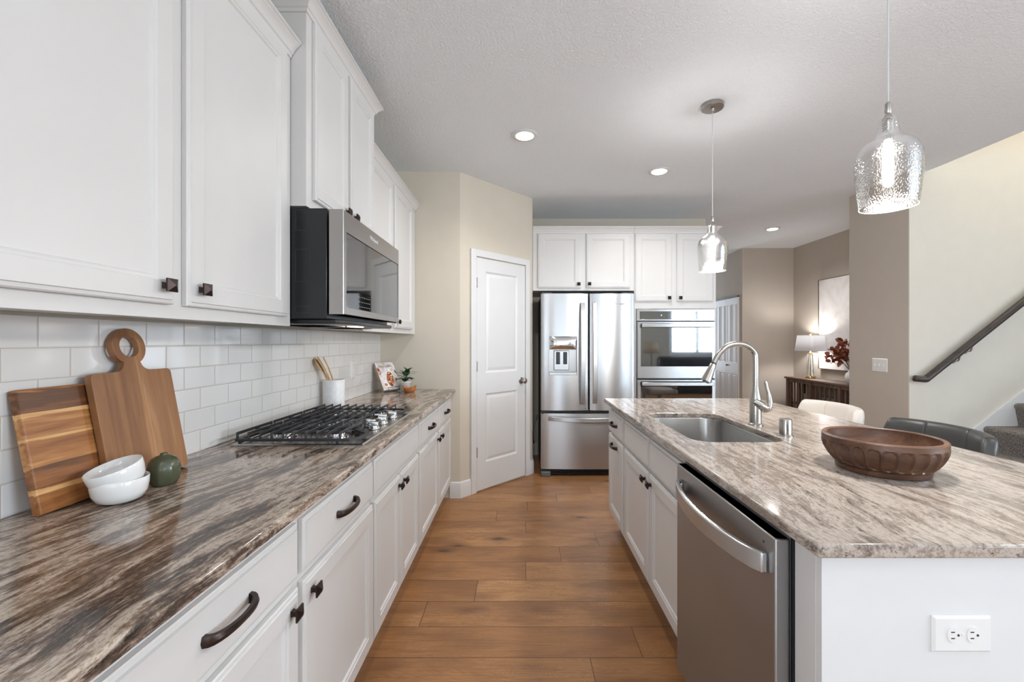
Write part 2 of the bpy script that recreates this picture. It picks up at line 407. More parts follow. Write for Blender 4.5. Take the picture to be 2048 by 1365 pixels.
M['fridgelogo'] = pbr('grey_lettering', (.30, .30, .31, 1), .3)
M['logo'] = pbr('silver_lettering', (.85, .85, .85, 1), .25)

# ------------------------------------------------------------------ mesh helpers
def root_of(o):
    while o.parent: o = o.parent
    return o
class MB:
    def __init__(s): s.bm = bmesh.new()
    def v(s, p): return s.bm.verts.new(p)
    def f(s, vs):
        try: return s.bm.faces.new(vs)
        except ValueError: return None
    def box(s, x0, x1, y0, y1, z0, z1):
        P = [s.v((x, y, z)) for z in (z0, z1) for y in (y0, y1) for x in (x0, x1)]
        for q in ((0,1,3,2),(4,6,7,5),(0,4,5,1),(2,3,7,6),(0,2,6,4),(1,5,7,3)): s.f([P[i] for i in q])
        return s
    def loft(s, rings, cap0=True, cap1=True, closed=True):
        R = [[s.v(p) for p in r] for r in rings]
        n = len(R[0])
        for a, b in zip(R, R[1:]):
            for i in range(n if closed else n-1):
                j = (i+1) % n
                s.f([a[i], a[j], b[j], b[i]])
        if cap0: s.f(list(reversed(R[0])))
        if cap1: s.f(R[-1])
        return s
    def prism(s, poly, z0, z1):
        return s.loft([[(x, y, z0) for x, y in poly], [(x, y, z1) for x, y in poly]])
    def lathe(s, prof, c=(0,0,0), n=32, cap0=True, cap1=True, sx=1, sy=1, mat=None):
        rings = []
        for r, z in prof:
            ring = []
            for i in range(n):
                a = 2*PI*i/n
                p = Vector((r*math.cos(a)*sx, r*math.sin(a)*sy, z))
                if mat: p = mat @ p
                ring.append(p + Vector(c))
            rings.append(ring)
        return s.loft(rings, cap0, cap1)
    def tube(s, pts, rad, n=12, smooth=0, cap=True, flat=None):
        pts = [Vector(p) for p in pts]
        rad = rad if isinstance(rad, (list, tuple)) else [rad]*len(pts)
        if smooth:
            P, R = [], []
            for i in range(len(pts)-1):
                p0 = pts[max(i-1,0)]; p1 = pts[i]; p2 = pts[i+1]; p3 = pts[min(i+2, len(pts)-1)]
                for k in range(smooth):
                    t = k/smooth
                    P.append(.5*((2*p1)+(-p0+p2)*t+(2*p0-5*p1+4*p2-p3)*t*t+(-p0+3*p1-3*p2+p3)*t**3))
                    R.append(rad[i]*(1-t)+rad[i+1]*t)
            P.append(pts[-1]); R.append(rad[-1]); pts, rad = P, R
        rings = []; up = None
        for i, p in enumerate(pts):
            d = (pts[min(i+1, len(pts)-1)]-pts[max(i-1, 0)]).normalized()
            if up is None:
                up = Vector((0,0,1)) if abs(d.z) < .9 else Vector((1,0,0))
            a = d.cross(up).normalized(); b = a.cross(d).normalized(); up = b
            rings.append([p + (a*math.cos(2*PI*k/n) + b*math.sin(2*PI*k/n))*rad[i] for k in range(n)])
        return s.loft(rings, cap, cap)
    def bar(s, a, b, w, h):
        a, b = Vector(a), Vector(b); d = (b-a).normalized()
        up = Vector((0,0,1)) if abs(d.z) < .9 else Vector((1,0,0))
        x = d.cross(up).normalized()*w/2; y = x.cross(d).normalized()*h/2
        return s.loft([[p+x+y, p-x+y, p-x-y, p+x-y] for p in (a, b)])
    def build(s, name, mat, parent=None, local=False, bevel=0, seg=2, angle=40, recalc=True, smooth=True):
        bm = s.bm
        if recalc: bmesh.ops.recalc_face_normals(bm, faces=bm.faces[:])
        if parent is not None and not local:
            off = root_of(parent).location
            bmesh.ops.translate(bm, verts=bm.verts[:], vec=-off)
        me = bpy.data.meshes.new(name); bm.to_mesh(me); bm.free()
        me.materials.append(mat)
        if smooth:
            me.polygons.foreach_set('use_smooth', [True]*len(me.polygons))
            me.set_sharp_from_angle(angle=math.radians(angle))
        o = bpy.data.objects.new(name, me); C.objects.link(o)
        if parent is not None: o.parent = parent
        if bevel:
            bv = o.modifiers.new('bevel', 'BEVEL'); bv.width = bevel; bv.segments = seg
            bv.limit_method = 'ANGLE'; bv.angle_limit = math.radians(35); bv.harden_normals = False
        return o
def thing(name, label, cat, loc=(0,0,0), rz=0, group=None):
    o = bpy.data.objects.new(name, None); C.objects.link(o)
    o.empty_display_size = .05
    o.location = loc; o.rotation_euler = (0, 0, rz); o['label'] = label; o['category'] = cat
    if group: o['group'] = group
    return o
def tag(o, label, cat, group=None, kind=None):
    o['label'] = label; o['category'] = cat
    if group: o['group'] = group
    if kind: o['kind'] = kind
    return o
def struct(name, mb, mat, label=None, **kw):
    o = mb.build(name, mat, **kw); o['kind'] = 'structure'
    if label: o['label'] = label
    return o
def sroot(name, label, loc=(0,0,0)):
    o = bpy.data.objects.new(name, None); C.objects.link(o); o.location = loc; o['kind'] = 'structure'; o['label'] = label
    o.empty_display_size = .05
    return o
def dup_tree(o, parent=None):
    c = o.copy(); C.objects.link(c)
    if parent: c.parent = parent
    for ch in list(o.children): dup_tree(ch, c)
    return c
def box(name, mat, parent, x0, x1, y0, y1, z0, z1, bevel=0, **kw):
    return MB().box(x0, x1, y0, y1, z0, z1).build(name, mat, parent, bevel=bevel, **kw)
def text_obj(name, body, size, mat, parent, mtx, extrude=.0002):
    cu = bpy.data.curves.new(name, 'FONT'); cu.body = body; cu.size = size; cu.extrude = extrude
    cu.align_x = 'CENTER'; cu.align_y = 'CENTER'; cu.resolution_u = 3
    cu.materials.append(mat)
    tmp = bpy.data.objects.new(name, cu); C.objects.link(tmp)
    bpy.context.view_layer.update()
    me = bpy.data.meshes.new_from_object(tmp.evaluated_get(bpy.context.evaluated_depsgraph_get())); me.name = name
    bpy.data.objects.remove(tmp); bpy.data.curves.remove(cu)
    o = bpy.data.objects.new(name, me); C.objects.link(o); o.parent = parent
    off = root_of(parent).matrix_basis.translation if parent else Vector()
    o.matrix_basis = Matrix.Translation(-off) @ mtx
    return o
def run_profile(mb, path, prof, side=1):
    """sweep (offset, z) profile along a 2D path with mitred corners; side=+1 offsets to the right of travel"""
    n = len(path); rings = []
    P = [Vector(p) for p in path]
    for i in range(n):
        if i > 0: d0 = (P[i]-P[i-1]).normalized()
        if i < n-1: d1 = (P[i+1]-P[i]).normalized()
        if i == 0: d0 = d1
        if i == n-1: d1 = d0
        n0 = Vector((d0.y, -d0.x))*side; n1 = Vector((d1.y, -d1.x))*side
        m = (n0+n1); m = m/max(.3, m.dot(n0))
        rings.append([(P[i].x+m.x*o, P[i].y+m.y*o, z) for o, z in prof])
    mb.loft(rings)
    return mb
class Face:
    """a local frame on a cabinet front: u along, v up, w outward"""
    def __init__(s, o, u, w): s.o = Vector(o); s.u = Vector(u); s.w = Vector(w)
    def p(s, u, v, w): return s.o + s.u*u + Vector((0,0,1))*v + s.w*w
    def box(s, mb, u0, u1, v0, v1, w0, w1):
        r = lambda w: [s.p(u0,v0,w), s.p(u1,v0,w), s.p(u1,v1,w), s.p(u0,v1,w)]
        mb.loft([r(w0), r(w1)]); return mb
    def rings(s, mb, u0, u1, v0, v1, prof):
        mb.loft([[s.p(u0+i,v0+i,w), s.p(u1-i,v0+i,w), s.p(u1-i,v1-i,w), s.p(u0+i,v1-i,w)] for i, w in prof]); return mb
def framed(F, u0, u1, v0, v1, iu0, iu1, iv0, iv1, w0, w1, rec):
    r = lambda a, b, c, d, w: [F.p(a,c,w), F.p(b,c,w), F.p(b,d,w), F.p(a,d,w)]
    e = .002
    return MB().loft([r(u0,u1,v0,v1,w0), r(u0,u1,v0,v1,w1-e), r(u0+e,u1-e,v0+e,v1-e,w1), r(iu0,iu1,iv0,iv1,w1), r(iu0,iu1,iv0,iv1,w1-rec)])
DT = .020
def panel_door(F, u0, u1, v0, v1, mat, parent, stile=.055):
    prof = [(0, .001), (0, DT-.007), (.003, DT-.0045), (.010, DT-.003), (.0115, DT), (stile, DT), (stile+.003, DT-.003), (stile+.009, DT-.0042), (stile+.014, DT-.010), (stile+.016, DT-.010)]
    return F.rings(MB(), u0, u1, v0, v1, prof).build('door', mat, parent, angle=25)
def drawer_front(F, u0, u1, v0, v1, mat, parent, name='drawer'):
    prof = [(0, .001), (0, DT-.008), (.003, DT-.006), (.011, DT-.005), (.0135, DT)]
    return F.rings(MB(), u0, u1, v0, v1, prof).build(name, mat, parent, angle=25)
def knob(F, u, v, parent, wb=DT, s=.016):
    mb = MB()
    sq = lambda h, w: [F.p(u-h,v-h,w), F.p(u+h,v-h,w), F.p(u+h,v+h,w), F.p(u-h,v+h,w)]
    mb.loft([sq(.008, wb-.001), sq(.006, wb+.006), sq(.0065, wb+.012), sq(s, wb+.017), sq(s, wb+.021), sq(.002, wb+.029)])
    return mb.build('knob', M['bronze'], parent, angle=20)
def pull(F, u, v, parent, wb=DT, ln=.135, st=.030):
    """arched cup-less pull: wide feet, narrower middle"""
    mb = MB(); rings = []
    n = 14
    for k in range(n+1):
        t = k/n; a = t*PI
        uu = u - ln/2*math.cos(a)*1.0
        w = wb - .001 + st*(math.sin(a)**.75)
        hh = .0105 - .0040*math.sin(a)
        # thickness direction: normal in (u, w)
        du = math.sin(a); dw = math.cos(a)*.7
        nl = math.hypot(du, dw) or 1; nu, nw = -dw/nl, du/nl
        th = .0035 + .0015*abs(math.cos(a))
        rings.append([F.p(uu+nu*th, v-hh, w+nw*th), F.p(uu+nu*th*1.6, v, w+nw*th*1.6), F.p(uu+nu*th, v+hh, w+nw*th), F.p(uu-nu*th, v+hh, w-nw*th), F.p(uu-nu*th, v-hh, w-nw*th)])
    mb.loft(rings)
    return mb.build('handle', M['bronze'], parent, angle=35)

# ------------------------------------------------------------------ dimensions
HC = 2.735            # ceiling
ZC = .914             # counter top
XW = -1.18            # left wall
YE = 3.65             # end wall of the left run
AX, AY = -.503, 3.65  # diagonal wall
BX, BY = .124, 4.33
YB = 5.04             # wall behind the fridge

# ------------------------------------------------------------------ setting
def build_floor():
    bm = bmesh.new()
    lay = bm.loops.layers.uv.new('plank'); lay2 = bm.loops.layers.uv.new('rest')
    rnd = bm.faces.layers.float.new('plank_rand')
    known = {1.61:.291, 1.805:.511, 2.0:-.466, 2.195:-.232, 2.39:.033, 2.585:.248, 2.78:.509, 2.975:.04, 3.17:-.176, 3.365:.058, 3.56:.307, 3.755:.614}
    pw = .1955; y = 2.003 - 32*pw; rg = random.Random(3)
    while y < 9.3:
        jx = rg.uniform(-.8, .8)
        for ky, kx in known.items():
            if abs(y+pw/2-(ky+.0977)) < .08: jx = kx
        xs = [jx]
        x = jx
        while x > -1.4: x -= rg.uniform(1.5, 2.1); xs.insert(0, x)
        x = jx
        while x < 6.4: x += rg.uniform(1.5, 2.1); xs.append(x)
        for a, b in zip(xs, xs[1:]):
            a2, b2 = max(a, -1.3), min(b, 6.3)
            if b2 <= a2: continue
            vs = [bm.verts.new(p) for p in ((a2, y, 0), (b2, y, 0), (b2, y+pw, 0), (a2, y+pw, 0))]
            f = bm.faces.new(vs); f[rnd] = rg.random()
            for lp in f.loops:
                co = lp.vert.co
                lp[lay].uv = (co.x-a, co.y-y); lp[lay2].uv = (b-co.x, y+pw-co.y)
        y += pw
    me = bpy.data.meshes.new('floor'); bm.to_mesh(me); bm.free(); me.materials.append(M['floor'])
    o = bpy.data.objects.new('floor', me); C.objects.link(o); o['kind'] = 'structure'; o['label'] = 'brown oak plank floor'
    return o
build_floor()

mb = MB(); mb.box(-1.35, 3.40, -4.4, 9.2, HC, HC+.28).box(3.40, 6.35, -4.4, 2.5, HC, HC+.28).box(3.40, 6.35, 3.76, 9.2, HC, HC+.28)
struct('ceiling', mb, M['ceiling'], 'white knockdown textured ceiling', smooth=False)
struct('wall_left', MB().box(-1.33, XW, -1.3, 5.2, -.02, HC).box(-1.33, XW, -4.35, -3.3, -.02, HC).box(-1.33, XW, -3.3, -1.3, 2.25, HC).box(-1.33, XW, -3.3, -1.3, -.02, .65), M['wall'])
struct('wall_end', MB().box(XW, AX, AY, 5.2, -.02, HC), M['wall'])
struct('wall_pantry', MB().prism([(AX, AY), (BX, BY), (BX, 5.2), (AX, 5.2)], -.02, HC), M['wall'])
struct('wall_back', MB().box(BX, 2.15, YB, YB+.14, -.02, HC), M['wall'])
struct('wall_hall', MB().box(2.03, 2.15, YB+.14, 9.1, -.02, HC), M['foyer'])
struct('wall_closet', MB().box(3.39, 3.52, 6.63, 9.1, -.02, HC), M['foyer'])
struct('wall_hall_end', MB().box(2.03, 3.52, 9.1, 9.2, -.02, HC), M['foyer'])
struct('wall_foyer', MB().box(3.52, 4.17, 6.63, 6.75, -.02, HC), M['foyer'])
struct('wall_right', MB().box(4.17, 4.30, 4.28, 6.75, -.02, HC), M['foyer'])
struct('wall_stub', MB().box(3.24, 3.252, 3.628, 4.28, -.02, HC).box(3.2525, 4.17, 4.271, 4.28, -.02, HC), M['foyer'])
struct('wall_stair', MB().box(3.24, 6.35, 3.62, 3.628, -.02, HC).box(3.252, 6.35, 3.628, 4.27, -.02, HC).box(3.38, 6.35, 3.62, 3.75, HC, 5.3), M['stairwall'])
# upper shaft of the stairwell
struct('wall_stair_upper', MB().box(3.28, 3.40, 2.38, 3.75, HC+.28, 5.3).box(6.35, 6.47, 2.38, 3.75, HC, 5.3).box(3.28, 6.47, 2.38, 2.5, HC+.28, 5.3), M['stairwall'])
struct('ceiling_stair', MB().box(3.28, 6.47, 2.38, 3.75, 5.3, 5.4), M['ceiling'])
# wall behind the camera with a patio opening and a window opening; right wall with an added window
yb0, yb1 = -4.35, -4.2
struct('wall_rear', MB().box(-1.18, -.45, yb0, yb1, -.02, HC).box(-.45, 1.95, yb0, yb1, 2.15, HC).box(-.45, 1.95, yb0, yb1, -.02, .1)
       .box(1.95, 4.45, yb0, yb1, -.02, HC).box(4.45, 6.05, yb0, yb1, 2.28, HC).box(4.45, 6.05, yb0, yb1, -.02, .95).box(6.05, 6.2, yb0, yb1, -.02, HC), M['wall'])
struct('wall_living', MB().box(6.2, 6.35, -4.35, -2.5, -.02, HC).box(6.2, 6.35, -2.5, .1, 2.3, HC).box(6.2, 6.35, -2.5, .1, -.02, .7).box(6.2, 6.35, .1, 3.62, -.02, HC), M['wall'])
def window(n, x0, x1, z0, z1, axis, pos, mull, blinds=False, flip=None):
    r = sroot('window_%d' % n, 'white framed window', (0,0,0))
    def bx(m, a0, a1, d0, d1, zz0, zz1):
        if axis == 'y': m.box(a0, a1, pos+d0, pos+d1, zz0, zz1)
        elif flip is None and d1 <= 0: m.box(pos-d1, pos-d0, a0, a1, zz0, zz1)
        else: m.box(pos+d0, pos+d1, a0, a1, zz0, zz1)
    m = MB(); w = .05
    bx(m, x0-.0, x1, -.10, -.02, z0, z0+w); bx(m, x0, x1, -.10, -.02, z1-w, z1)
    bx(m, x0, x0+w, -.10, -.02, z0+w, z1-w); bx(m, x1-w, x1, -.10, -.02, z0+w, z1-w)
    for k in range(1, mull):
        c = x0+(x1-x0)*k/mull; bx(m, c-.03, c+.03, -.10, -.02, z0+w, z1-w)
    m.build('window_frame', M['trim'], r)
    m = MB(); bx(m, x0+w, x1-w, -.064, -.060, z0+w, z1-w); m.build('pane', M['pane'], r)
    if blinds:
        m = MB(); z = z0+.03
        while z < z1-.03:
            c = Vector((0, .017, .015))
            m.loft([[(x0+.01, pos+.03-c.y, z-c.z), (x1-.01, pos+.03-c.y, z-c.z), (x1-.01, pos+.03+c.y, z+c.z), (x0+.01, pos+.03+c.y, z+c.z)],
                    [(x0+.01, pos+.03-c.y, z-c.z+.002), (x1-.01, pos+.03-c.y, z-c.z+.002), (x1-.01, pos+.03+c.y, z+c.z+.002), (x0+.01, pos+.03+c.y, z+c.z+.002)]])
            z += .052
        m.build('blind_slats', M['blind'], r)
    m = MB()
    bx(m, x0-.07, x0, 0, .018, z0-.07 if z0 > .3 else z0, z1+.07); bx(m, x1, x1+.07, 0, .018, z0-.07 if z0 > .3 else z0, z1+.07)
    bx(m, x0, x1, 0, .018, z1, z1+.07)
    if z0 > .3: bx(m, x0, x1, 0, .018, z0-.07, z0)
    if axis == 'x' and not flip:
        for v in m.bm.verts: v.co.x = 2*pos - v.co.x
    m.build('casing', M['trim'], r)
window(1, -.45, 1.95, .1, 2.15, 'y', yb1, 2)
window(2, 4.45, 6.05, .95, 2.28, 'y', yb1, 2, True)
window(3, -2.5, .1, .7, 2.3, 'x', 6.2, 3)  # unseen window, added for more ambient daylight
window(4, -3.3, -1.3, .65, 2.25, 'x', XW, 2, False, True)  # unseen window, added so light reaches the island doors

# baseboards
BP = [(0, 0), (.014, 0), (.014, .11), (.010, .128), (0, .135)]
dv = Vector((BX-AX, BY-AY)).normalized(); dn = Vector((dv.y, -dv.x))
def P2(s, w=0): return (AX+dv.x*s+dn.x*w, AY+dv.y*s+dn.y*w)
struct('baseboard_end', run_profile(MB(), [(-.587, AY), (AX, AY), P2(.109)], BP), M['trim'])
struct('baseboard_pantry', run_profile(MB(), [P2(.867), (BX, BY), (BX, YB), (.19, YB)], BP), M['trim'])
struct('baseboard_closet', run_profile(MB(), [(3.39, 7.0), (3.39, 6.63), (4.17, 6.63), (4.17, 4.3)], BP), M['trim'])
struct('baseboard_stub', run_profile(MB(), [(3.25, 4.28), (3.24, 4.28), (3.24, 3.62), (3.30, 3.62)], BP, -1) if False else run_profile(MB(), [(3.9, 4.28), (3.24, 4.28), (3.24, 3.62)], BP, -1), M['trim'])
# stair skirt on the wall
sk = MB()
pts = [(3.245, .43), (3.245, .50), (3.66, .512), (6.2, 2.46), (6.2, 2.1), (3.86, .43)]
sk.loft([[(x, 3.619, z) for x, z in pts], [(x, 3.601, z) for x, z in pts]])
struct('trim_stair', sk, M['trim'], 'white skirt board along the stair wall')

# pantry door on the diagonal wall
def pantry_door():
    r = sroot('door_1', 'white two-panel pantry door with nickel knob')
    F = Face((AX, AY, 0), (dv.x, dv.y, 0), (dn.x, dn.y, 0))
    s0, s1 = .175, .797
    m = MB()
    th = .014
    # leaf as a grid of stiles and rails with two raised panels
    pu0, pu1 = .278, .690
    F.box(m, s0, pu0, .014, 2.042, .001, th); F.box(m, pu1, s1, .014, 2.042, .001, th)
    F.box(m, pu0, pu1, .014, .247, .001, th); F.box(m, pu0, pu1, .852, 1.034, .001, th); F.box(m, pu0, pu1, 1.933, 2.042, .001, th)
    m.build('door_leaf', M['door'], r, smooth=False)
    for v0, v1 in ((.247, .852), (1.034, 1.933)):
        m = MB()
        F.rings(m, pu0, pu1, v0, v1, [(0, .0012), (0, th), (.004, th-.003), (.014, .004), (.022, .0035), (.044, th-.002), (.050, th-.0015)])
        m.build('door_panel', M['door'], r, angle=20)
    m = MB(); a, b, w = .109, .867, .060
    CP = .022
    F.box(m, a, a+w, 0, 2.062+w-.01, .0005, CP); F.box(m, b-w, b, 0, 2.062+w-.01, .0005, CP); F.box(m, a+w, b-w, 2.052, 2.062+w-.01, .0005, CP)
    m.build('casing', M['trim'], r, bevel=.004)
    for z in (1.824, 1.096, .349):
        m = MB(); F.box(m, s0-.007, s0+.004, z-.045, z+.045, .008, .019)
        m.build('hinge', M['nickel'], r, bevel=.002)
    m = MB()
    c = F.p(.742, .937, 0)
    q = Vector((dn.x, dn.y, 0)).to_track_quat('Z', 'Y').to_matrix()
    m.lathe([(.030, th), (.032, th+.004), (.028, th+.010), (.012, th+.014), (.010, th+.028), (.020, th+.034), (.027, th+.046), (.027, th+.056), (.018, th+.066), (.002, th+.068)], c, 24, mat=q)
    m.build('door_knob', M['nickel'], r)
pantry_door()
# bifold closet door in the foyer on the wall X=3.39
def closet_door():
    r = sroot('door_2', 'white bifold closet door in the foyer')
    F = Face((3.39, 6.72, 0), (0, 1, 0), (-1, 0, 0))
    for k in range(3):
        m = MB(); u0 = .0+k*.385; u1 = u0+.38
        prof0 = [(0, .001), (0, .03)]
        F.box(m, u0, u1, .012, 2.0, .001, .022)
        for (a, b) in ((.04, .165), (.215, .34)):
            for v0, v1 in ((.15, .80), (.98, 1.9)):
                F.rings(m, u0+a, u0+b, v0, v1, [(0, .020), (0, .028), (.012, .024), (.025, .028), (.03, .028)])
        lf = m.build('door_leaf', M['door'], r, angle=20)
    m = MB(); F.box(m, 0, 1.16, 2.004, 2.02, .002, .03); m.build('track', M['darkmetal'], r)
    m = MB(); m.lathe([(.012, 0), (.008, .01), (.014, .02), (.012, .028), (.002, .03)], F.p(.335, .93, .022), 12, mat=Vector((-1,0,0)).to_track_quat('Z','Y').to_matrix()); m.build('door_knob', M['bronze'], r)
closet_door()

# ------------------------------------------------------------------ cabinets
def hollow(F, W, v0, v1, depth, mat, parent, name='body', top=True, frame_w=.045, under=.0, fw=.019):
    m = MB(); t = .016
    F.box(m, 0, t, v0+under, v1, -depth, -fw); F.box(m, W-t, W, v0+under, v1, -depth, -fw)
    F.box(m, t, W-t, v0+under, v0+under+t, -depth, -fw); F.box(m, t, W-t, v0+under+t, v1-(t if top else 0), -depth, -depth+.006)
    if top: F.box(m, t, W-t, v1-t, v1, -depth, -fw)
    # face frame plate
    F.box(m, 0, W, v0, v1, -fw, 0)
    return m.build(name, mat, parent, smooth=False)
CROWN = lambda z1, h=.058, o=.045: [(-.01, z1-h), (.006, z1-h), (.008, z1-h+.012), (.014, z1-h+.016), (.018, z1-h+.026), (.030, z1-h+.040), (.036, z1-.014), (.036, z1-.010), (o, z1-.006), (o, z1), (-.01, z1)]

# --- left wall cabinets
XU = -.88
def upper(name, label, y0, y1, z0, z1, xf, doors, crown_path=None, crown_z=None, grp=None, under=.012):
    r = thing(name, label, 'cabinet', (xf, (y0+y1)/2, z0), 0, grp)
    F = Face((xf, y0, 0), (0,1,0), (1,0,0))
    hollow(F, y1-y0, z0, z1, abs(XW+.002-xf), M['cab'], r, under=under)
    for (a, b, c, d, ku, kv) in doors:
        dr = panel_door(F, a-y0, b-y0, c, d, M['cab'], r)
        if ku is not None: knob(F, ku-y0, kv, dr)
    if crown_path:
        run_profile(MB(), crown_path, CROWN(crown_z)).build('crown_molding', M['cab'], r, angle=25)
    return r
# path direction: +Y with 'right of travel' = +X
upper('wall_cabinet', 'white wall cabinet behind the two cutting boards, nearest the camera', .54, 1.664, 1.374, 2.42, XU,
      [(.60, 1.088, 1.408, 2.40, 1.052, 1.452), (1.130, 1.620, 1.408, 2.40, 1.172, 1.455)],
      [(XU, .54), (XU, 1.664)], 2.458, 'white wall cabinets on the left wall')
upper('wall_cabinet', 'white wall cabinet above the near end of the counter, mostly outside the left edge', -.62, .538, 1.374, 2.42, XU,
      [(-.56, -.06, 1.408, 2.40, None, 0), (-.01, .49, 1.408, 2.40, .03, 1.452)],
      [(XU, -.62), (XU, .538)], 2.458, 'white wall cabinets on the left wall')
upper('wall_cabinet', 'tall raised white wall cabinet directly above the microwave', 1.668, 2.432, 1.836, 2.60, -.82,
      [(1.714, 2.038, 1.872, 2.572, 2.005, 1.912), (2.072, 2.396, 1.872, 2.572, 2.10, 1.912)],
      [(-1.175, 1.668), (-.82, 1.668), (-.82, 2.432), (-1.175, 2.432)], 2.636, 'white wall cabinets on the left wall', 0)
upper('wall_cabinet', 'white wall cabinet beyond the microwave, against the beige end wall', 2.436, 3.644, 1.374, 2.42, XU,
      [(2.49, 2.962, 1.408, 2.40, 2.93, 1.452), (3.012, 3.50, 1.408, 2.40, 3.055, 1.452)],
      [(XU, 2.436), (XU, 3.644)], 2.458, 'white wall cabinets on the left wall')

# --- left base cabinets
XF = -.587
def base_left(label, y0, y1, drawers, doors, grp='white base cabinets under the left counter'):
    r = thing('base_cabinet', label, 'cabinet', (XF, (y0+y1)/2, 0), 0, grp)
    F = Face((XF, y0, 0), (0,1,0), (1,0,0))
    hollow(F, y1-y0, .115, .882, .58, M['cab'], r, top=False)
    m = MB(); F.box(m, 0, y1-y0, 0, .113, -.075, -.06); m.build('toe_kick', M['cab'], r)
    for (a, b, c, d, hu) in drawers:
        dr = drawer_front(F, a-y0, b-y0, c, d, M['cab'], r)
        if hu is not None: pull(F, hu-y0, (c+d)/2, dr)
    for (a, b, c, d, ku) in doors:
        dr = panel_door(F, a-y0, b-y0, c, d, M['cab'], r)
        if ku is not None: knob(F, ku-y0, d-.042, dr)
    return r
ZD0, ZD1, ZB0, ZB1 = .708, .848, .142, .682
base_left('white base cabinet at the near end of the left counter, below the frame edge', -.62, .52, [(-.57, -.05, ZD0, ZD1, -.31), (-.0, .475, ZD0, ZD1, .24)], [(-.57, -.05, ZB0, ZB1, -.09), (-.0, .475, ZB0, ZB1, .04)])
base_left('white base cabinet below the bowls, two drawers over two doors, first whole one', .523, 1.697, [(.572, 1.122, ZD0, ZD1, .847), (1.147, 1.689, ZD0, ZD1, 1.418)], [(.572, 1.122, ZB0, ZB1, 1.082), (1.147, 1.689, ZB0, ZB1, 1.187)])
base_left('white base cabinet under the gas cooktop with one blank wide false drawer', 1.70, 2.462, [(1.712, 2.45, ZD0, ZD1, None)], [(1.712, 2.072, ZB0, ZB1, 2.035), (2.082, 2.45, ZB0, ZB1, 2.12)])
base_left('white base cabinet at the far end of the left counter beside the beige wall', 2.465, 3.646, [(2.48, 3.03, ZD0, ZD1, 2.755), (3.065, 3.60, ZD0, ZD1, 3.33)], [(2.48, 3.03, ZB0, ZB1, 2.99), (3.065, 3.60, ZB0, ZB1, 3.105)])

# left countertop
m = MB().box(XW+.001, -.542, -.64, YE-.002, .884, ZC)
o = m.build('countertop', M['granite_dark'], None, bevel=.006, seg=3)
tag(o, 'long dark brown streaked granite countertop on the left cabinets', 'countertop')
# backsplash: origin at a tile joint
m = MB().box(0, .008, -2.235, 2.051, .0005, .4635)
o = m.build('backsplash', M['tile'], None)
o.location = (XW+.0005, 1.5946+.0767, ZC)
for v in o.data.vertices: pass
tag(o, 'glossy white subway tile backsplash between left counter and wall cabinets', 'backsplash')

# --- back wall cabinets
YF = 4.36
def back_cab(label, x0, x1, z0, z1, doors, depth, crown=None, nm='wall_cabinet'):
    r = thing(nm, label, 'cabinet', ((x0+x1)/2, YF, z0), 0, 'white cabinets on the far wall')
    F = Face((x0, YF, 0), (1,0,0), (0,-1,0))
    hollow(F, x1-x0, z0, z1, depth, M['cab'], r)
    for (a, b, c, d, ku, kv) in doors:
        dr = panel_door(F, a-x0, b-x0, c, d, M['cab'], r)
        if ku is not None: knob(F, ku-x0, kv, dr)
    if crown: run_profile(MB(), crown, CROWN(2.458)).build('crown_molding', M['cab'], r, angle=25)
    return r
back_cab('white wall cabinet above the refrigerator', .128, 1.142, 1.822, 2.42,
         [(.178, .608, 1.848, 2.392, .585, 1.885), (.663, 1.100, 1.848, 2.392, .692, 1.887)], .67, [(.128, YF), (1.142, YF)][::1])
# oven tower: doors, side stiles and filler around the ovens
def oven_tower():
    x0, x1 = 1.144, 1.962
    r = thing('oven_cabinet', 'tall white cabinet housing the double wall oven, right of the refrigerator', 'cabinet', ((x0+x1)/2, YF, 0), 0, 'white cabinets on the far wall')
    F = Face((x0, YF, 0), (1,0,0), (0,-1,0)); W = x1-x0
    hollow(F, W, 1.640, 2.42, .67, M['cab'], r)
    m = MB(); t = .018
    F.box(m, 0, t, .115, 1.638, -.67, 0); F.box(m, W-t, W, .115, 1.638, -.67, 0)
    F.box(m, t, W-t, .115, .352, -.67, 0); F.box(m, 0, W, 0, .113, -.6, -.06)
    m.build('side_panel', M['cab'], r, smooth=False)
    for (a, b, ku) in ((1.153, 1.518, 1.487), (1.568, 1.928, 1.598)):
        dr = panel_door(F, a-x0, b-x0, 1.712, 2.392, M['cab'], r); knob(F, ku-x0, 1.748, dr)
    dr = drawer_front(F, .03, W-.03, .15, .33, M['cab'], r); pull(F, W/2, .24, dr)
    run_profile(MB(), [(x0, YF), (x1, YF), (x1, YB-.002)], CROWN(2.458)).build('crown_molding', M['cab'], r, angle=25)
oven_tower()

